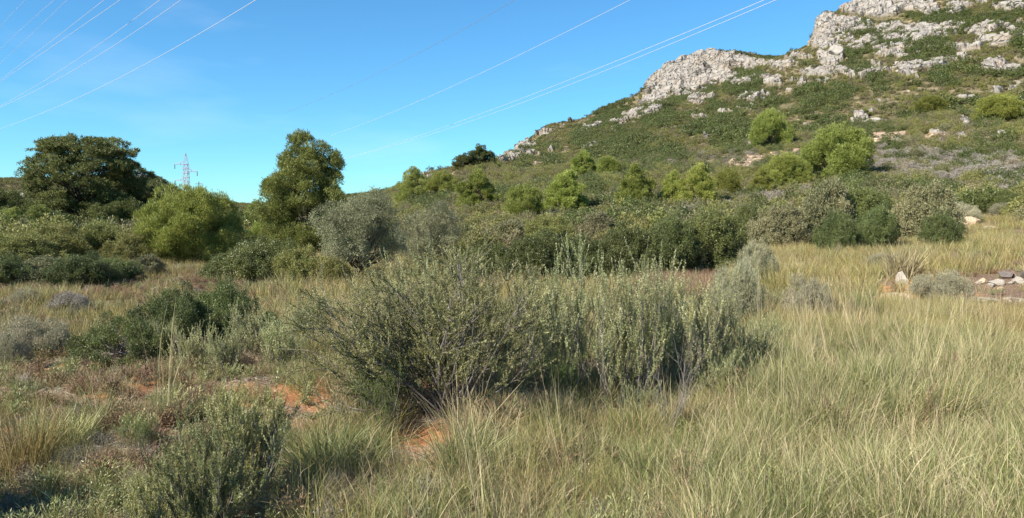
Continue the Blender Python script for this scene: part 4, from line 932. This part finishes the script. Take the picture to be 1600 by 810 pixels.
ORD = ['nearest', 'second nearest', 'third nearest', 'fourth nearest', 'fifth nearest', 'sixth nearest', 'seventh nearest', 'eighth nearest', 'ninth nearest', 'tenth nearest', 'eleventh nearest', 'twelfth nearest', 'thirteenth nearest', 'fourteenth nearest', 'fifteenth nearest', 'sixteenth nearest'] + ['%s nearest' % w_ for w_ in 'seventeenth eighteenth nineteenth twentieth twenty-first twenty-second twenty-third twenty-fourth twenty-fifth twenty-sixth'.split()]
kinds_ = ['dark green', 'dull green', 'olive green', 'brownish', 'pale grey']; own = {}; near_ = {}
for q in ind:
    dd = [np.hypot(px[q] - l[0], (py[q] - l[1]) * 1.5) for l in LM]; j = int(np.argmin(dd)); dx, dy = px[q] - LM[j][0], (py[q] - LM[j][1]) * 1.5
    sd_ = ('right' if dx > 0 else 'left') if abs(dx) > abs(dy) else ('below' if dy > 0 else 'above'); near_.setdefault((int(ix[q]), j, sd_), []).append((dd[j], int(q)))
for (k_, j, sd_), lst in near_.items():
    for o_, (_, q) in enumerate(sorted(lst)):
        own[q] = '%s scrub bush, %s %s %s' % (kinds_[k_], ORD[min(o_, 25)], {'right': 'on the right of', 'left': 'on the left of', 'below': 'below', 'above': 'above'}[sd_], LM[j][2])
for q in ind:
    k = int(ix[q]); o = bpy.data.objects.new(names[k], near_src[k].data); COL.objects.link(o)
    o.location = tuple(P[q] - (0, 0, .05)); o.rotation_euler = (0, 0, rot[q]); o.scale = (sz[q],) * 3; tag(o, own[int(q)], 'scrub bush', grp[k])
n = len(rest); r = np.zeros((n, 3)); r[:, 2] = rot[rest]
scatter('hillside_scrub', near_src, P[rest] - (0, 0, .05), r, np.repeat(sz[rest][:, None], 3, 1), ix[rest], 'dense low scrub covering the lower hill slope', cat='scrub')
P, R, px, py = rnd_ground(rh, 66000, 160, 470, -60, 1680, 1.0)
rk = gattr(rock, P[:, 0], P[:, 1]); pk = gattr(pink, P[:, 0], P[:, 1])
m = ((rk < .3) | ((rh.random(len(P)) < .22) & ~((px < 1190) & (R > 425)))) & (pk < .4) & (rh.random(len(P)) < .5 + .5 * sstep(.34, .5, fbm(P[:, :2] / 10, 3, 304))); P, R, px, py = P[m], R[m], px[m], py[m]
ix = hill_kind(P, px, py, rh); n = len(P); s = (rh.uniform(.5, 1.25, n) * (.6 + .8 * fbm(P[:, :2] / 16, 2, 8)) * np.where(ix == 0, 1.35, .85))[:, None]; r = np.zeros((n, 3)); r[:, 2] = rh.uniform(0, 6.28, n)
scatter('upper_slope_scrub', far_src, P - (0, 0, .08), r, np.concatenate([s, s, s * .8], 1), ix, 'scrub mantling the upper slopes and distant hills', cat='scrub')

# ---- rock blocks on the slope
rs = [bpy.data.objects.new('rock', rock_mesh('rock', 320 + i, 'cliff', 3, .75, .3)) for i in range(6)] + [bpy.data.objects.new('rock', rock_mesh('rock', 330 + i, 'stone_orange', 3, .7, .3)) for i in range(2)]
P, R, px, py = rnd_ground(rh, 60000, 60, 455, 560, 1680, 1.0); rk = gattr(rock, P[:, 0], P[:, 1]); pk = gattr(pink, P[:, 0], P[:, 1])
m = ((rk > .4) & (rh.random(len(P)) < .07)) | ((pk > .5) & (rh.random(len(P)) < .5)) | (rh.random(len(P)) < .010); P, R, pk = P[m], R[m], pk[m]; n = len(P)
r, s = rotscl(rh, n, .25, 1.0, .35, (.4, .8)); s *= np.clip(R / 260, .35, 1.1)[:, None]; s *= rh.choice([1, 1, .6, 1.6], n)[:, None]
scatter('limestone_blocks', rs, P, r, s, np.where(pk > .5, 6 + rh.integers(0, 2, n), rh.integers(0, 6, n)), 'grey limestone blocks strewn over the upper slope', cat='rocks')

# ------------------------------------------------------------ single rocks
def stone(px, py, wpx, hpx, mat, seed, label, name='rock', R=None):
    p = at(px, R) if R else hit(px, py + hpx * .45); R = np.hypot(p[0], p[1])
    o = linkobj(name, rock_mesh(name, seed, mat, 4, .8, .35)); w_ = wpx / F * R / 1.8; h_ = hpx / F * R / 1.35
    w_ *= .95; h_ *= .9; o.scale = (w_, w_ * .9, h_); o.location = (p[0], p[1], p[2] + h_ * .35); o.rotation_euler = (0, 0, seed); tag(o, label, 'rock'); return o
stone(1408, 434, 28, 22, 'stone', 501, 'pointed white rock standing at the edge of the tall grass')
stone(1512, 347, 30, 18, 'stone_orange', 502, 'orange boulder at the top of the golden meadow', 'boulder')
stone(1550, 355, 34, 10, 'stone_orange', 503, 'flat pale slab right of the orange boulder', 'boulder')
stone(1574, 428, 26, 16, 'stone_dark', 504, 'dark stone on the rubble heap at the right')
stone(1560, 440, 22, 12, 'stone', 505, 'pale stone left of the dark stone on the rubble heap')
stone(1518, 458, 14, 9, 'stone', 506, 'small white stone in front of the rubble heap')
stone(1590, 436, 20, 12, 'stone', 507, 'pale stone right of the dark stone at the right edge')
stone(1585, 470, 36, 12, 'stone', 508, 'long white slab at the edge of the tall grass near the right edge')
stone(1540, 468, 40, 10, 'stone', 509, 'low white slab left of the long white slab')
stone(1400, 464, 60, 14, 'stone_orange', 510, 'low orange outcrop below the pointed white rock')
stone(1535, 438, 18, 9, 'stone_orange', 511, 'small orange stone at the left of the rubble heap')
stone(120, 590, 30, 8, 'stone', 512, 'flat pale stone lying on the reddish soil at the left')
stone(475, 775, 34, 16, 'stone_dark', 513, 'grey stone at the foot of the bank near the bottom edge')
stone(430, 803, 36, 16, 'stone_dark', 514, 'dark stone at the bottom edge left of the bank')
stone(696, 628, 18, 12, 'stone', 515, 'small pale stone on the orange bank below the central shrub')
stone(705, 668, 10, 8, 'stone', 516, 'tiny white stone lower on the orange bank')
stone(243, 436, 20, 10, 'stone', 517, 'pale stone at the top of the left bush mass', R=18)
stone(283, 436, 26, 10, 'stone', 518, 'pale stone behind the left bush mass', R=18.5)
stone(192, 447, 14, 7, 'stone', 519, 'small white stone on the field left of the bush mass', R=17)
stone(440, 452, 16, 8, 'stone', 520, 'small white stone in the grass right of the left bush mass', R=15)
stone(460, 440, 12, 8, 'stone', 521, 'tiny pale stone beside the grass behind the thin sage', R=17)
stone(1452, 14, 38, 20, 'cliff', 522, 'big rounded grey boulder near the top edge of the photo', 'boulder', R=322)
stone(1300, 88, 26, 20, 'cliff', 523, 'square grey crag standing out below the cliff corner', 'boulder', R=268)
stone(1360, 190, 40, 12, 'cliff', 524, 'pale slab outcrop in the middle of the open slope', 'boulder')

rr_ = np.random.default_rng(31)
wl = ['outer left', 'left', 'centre left', 'middle', 'centre right', 'right', 'far right']
for q_ in range(7):
    stone(1496 + q_ * 17, 447 + rr_.uniform(-7, 9), rr_.uniform(9, 15), rr_.uniform(5, 8), ['stone', 'stone_orange', 'stone'][q_ % 3], 530 + q_, 'small %s rubble stone in the %s of the stony strip at the right edge' % (['pale', 'orange', 'white'][q_ % 3], wl[q_]))
# ------------------------------------------------------------ single grass tufts
def single(px, R, mat, n, H, rad, lean, bend, label, seed, tv=(0, 1), Wd=.004, seeds=0, tilt=0.):
    o = tuft('grass_tuft', seed, mat, n, H, rad, Wd, lean, bend, tv, link=True, seeds=seeds); o.location = tuple(at(px, R)); o.rotation_euler = (0, tilt, 0); tag(o, label, 'grass tuft'); return o
single(30, 5.7, 'grass_gold', 420, .50, .13, .25, .7, 'tall yellow grass tuft at the left edge above the dark shadow', 601)
single(88, 6.1, 'rosemary', 520, .32, .16, .4, .8, 'grey green leafy tuft right of the yellow tuft at the left edge', 602)
single(143, 6.6, 'grass', 420, .40, .10, .5, .9, 'fan of yellow green grass on the bare soil', 603)
single(505, 5.0, 'grass_green', 700, .42, .14, .7, 1.1, 'arching green grass clump at the foot of the orange bank', 604, tilt=-.25)
single(560, 5.1, 'grass_green', 420, .32, .12, .7, 1.1, 'smaller green grass clump right of the arching one', 605)
single(720, 4.7, 'grass', 420, .46, .12, .5, 1., 'tall pale grass tuft right of the orange bank', 606, seeds=10)
single(800, 5.9, 'straw', 600, .24, .16, .5, .5, 'beige dry tussock at the foot of the central shrub', 607)
single(915, 5.9, 'herb_brown', 800, .24, .22, .5, .5, 'brownish dry tussock below the sage row', 608)
for q_, (px_, R_) in enumerate([(985, 6.0), (1045, 6.1), (1105, 6.3), (1165, 6.7), (860, 6.1)]):
    single(px_, R_, ['straw', 'herb_brown', 'straw', 'grass_gold', 'straw'][q_], 420, .27, .17, .5, .7, ['beige tussock below the middle of the sage row', 'brown tussock right of the beige tussock under the sage row', 'straw coloured tussock under the right end of the sage row', 'golden tussock where the sage row meets the tall grass', 'pale tussock between the central shrub and the sage row'][q_], 620 + q_)
single(775, 5.6, 'straw', 220, .34, .12, .6, .8, 'loose pale straw tuft beside the beige tussock', 609)
single(245, 6.3, 'straw', 26, .95, .08, .18, .25, 'few tall straw stalks rising before the left bush mass', 610, Wd=.005)
single(725, 5.3, 'straw', 60, .62, .1, .35, .3, 'tall thin straw stalks in front of the central shrub trunk', 611)
single(1410, 19, 'straw', 300, .95, .3, .35, .8, 'pale drooping straw tuft at the top of the upper meadow', 612, Wd=.012)
single(1225, 15.5, 'grass_gold', 500, .8, .35, .3, .7, 'tall golden grass clump right of the silvery bush', 613, Wd=.009)

# ------------------------------------------------------------ pylons and cables
def members(B, pts, r):
    PL = np.array([[a, b] for a, b in pts], float); B.tube(PL, np.full((len(PL), 2), r), 4)
def lattice(name, px, R, top_py, label, r=.055, arms=((.965, -1), (.91, 1), (.865, -1)), H=None, wide=1.0):
    p = at(px, R); topz = float(zat(px, top_py, R)); H = topz - p[2]; root = empty(name, tuple(p))
    wb, wt = .95 * wide, .55 * wide; B = Buf(); zc = H - 3.2; nlev = 14; zs = np.linspace(0, zc, nlev)
    def c(z): q = wb + (wt - wb) * z / zc; return [np.array([sx * q, sy * q, z]) for sx, sy in ((-1, -1), (1, -1), (1, 1), (-1, 1))]
    mem = []
    for i in range(nlev - 1):
        a, b = c(zs[i]), c(zs[i + 1])
        for k in range(4):
            mem += [(a[k], b[k]), (a[k], b[(k + 1) % 4]) if i % 2 else (a[(k + 1) % 4], b[k]), (b[k], b[(k + 1) % 4])]
    for k in range(4): mem.append((c(zc)[k], np.array([0, 0, H])))
    members(B, mem, r); B.obj('mast', M['steel'], root)
    tips = []
    for fz, sgn in arms:
        z = H * fz if H * fz < zc + .1 else zc; B = Buf(); tip = np.array([sgn * 3.1, 0, z]); wv = wt * 1.05
        mem = [(np.array([0, -wv, z - .1]), tip), (np.array([0, wv, z - .1]), tip), (np.array([0, 0, z + 1.0]), tip), (np.array([sgn * 1.5, -.3, z]), np.array([sgn * 1.5, .3, z])), (np.array([sgn * 1.5, 0, z + .5]), np.array([sgn * 1.5, .3, z]))]
        members(B, mem, r); ao = B.obj('cross_arm', M['steel'], root)
        B = Buf(); B.tube(np.array([[tip, tip - (0, 0, 1.3)]]), np.full((1, 2), .1), 6); B.obj('insulator', M['glass_ins'], ao)
        tips.append(p + tip - (0, 0, 1.3))
    tag(root, label, 'pylon'); return root, tips
lattice('lattice_pylon', 293, 235, 239, 'red and white lattice pylon with three cross arms above the young pine', arms=((.84, -1), (.73, 1), (.60, -1)))
lattice('lattice_pylon', 221, 330, 257, 'faint lattice pylon top half hidden behind the largest pine', r=.09, arms=((.84, -1), (.73, 1)), wide=1.2)
p = at(312.5, 260); H = float(zat(312.5, 284, 260)) - p[2]; po = empty('utility_pole', tuple(p)); B = Buf(); B.tube(np.array([[[0, 0, 0], [0, 0, H]]]), np.array([[.2, .14]]), 8); B.obj('pole', M['wood_pole'], po)
for z in (H - .7, H - 1.7): B = Buf(); B.tube(np.array([[[-1.1, 0, z], [1.1, 0, z]]]), np.full((1, 2), .08), 4); B.obj('cross_arm', M['wood_pole'], po)
tag(po, 'small pole with two crossbars beside the red and white pylon', 'utility pole')

def cable(pts, Hc, label, mat='cable', rad=.015, ext=(1.0, 1.0), kk='power_cable'):
    """pts: three photo points along the wire (near to far); Hc its height above the eye; the span is extended past both ends"""
    Q = []
    for (px, py) in pts:
        d = ray(px, py); t = Hc / d[2]; Q.append(np.array([0, 0, CAMZ]) + d * t)
    Q = np.array(Q); s = np.array([0, np.linalg.norm(Q[1] - Q[0]), 0]); s[2] = s[1] + np.linalg.norm(Q[2] - Q[1]); s /= s[2]
    t = np.linspace(-ext[0], 1 + ext[1], 48)
    PL = sum(Q[i][None] * np.prod([(t - s[j]) / (s[i] - s[j]) for j in range(3) if j != i], axis=0)[:, None] for i in range(3))
    lin = Q[0] + (Q[2] - Q[0]) * t[:, None]; PL = np.where(((t < 0) | (t > 1))[:, None], PL * .4 + lin * .6, PL) if False else PL
    PL[:, 2] = np.maximum(PL[:, 2], 6)
    B = Buf(); B.tube(PL[None], np.full((1, len(t)), rad), 6); o = B.obj(kk, M[mat], smooth=True); tag(o, label, 'power line', 'overhead cables across the sky'); return o
cable([(400, 0), (215, 107), (10, 198)], 12, 'lowest and brightest cable of the upper left bundle', ext=(.2, .5))
cable([(283, 0), (160, 83), (0, 168)], 14, 'cable just above the lowest one in the upper left bundle', ext=(.3, .5))
cable([(250, 0), (140, 80), (0, 166)], 15, 'cable meeting the second lowest one at the left edge', ext=(.3, .5))
cable([(188, 0), (105, 57), (0, 128)], 16, 'fourth cable from the bottom of the upper left bundle', ext=(.3, .5))
cable([(163, 0), (90, 57), (0, 125)], 17, 'fifth cable from the bottom of the upper left bundle', ext=(.3, .5))
cable([(105, 0), (55, 48), (0, 100)], 19, 'faint cable near the top left corner, third from the corner', ext=(.3, .5), rad=.012)
cable([(85, 0), (44, 36), (0, 78)], 20, 'faint cable near the top left corner, second from the corner', ext=(.3, .5), rad=.012)
cable([(40, 0), (20, 20), (0, 42)], 22, 'faintest cable cutting the top left corner', ext=(.6, .8), rad=.012)
cable([(985, 0), (770, 106), (590, 185)], 15, 'single faint cable between the dark cable and the close pair', ext=(.2, .4))
cable([(1195, 0), (900, 121), (600, 230)], 12, 'upper cable of the close pair running down towards the tall pine', ext=(.2, .3))
cable([(1213, 0), (925, 119), (600, 232)], 12.6, 'lower cable of the close pair running down towards the tall pine', ext=(.2, .3))
cable([(805, 0), (660, 80), (500, 155)], 22, 'thin dark cable alone in the middle of the sky', 'cable_dark', .018, ext=(.2, .3))
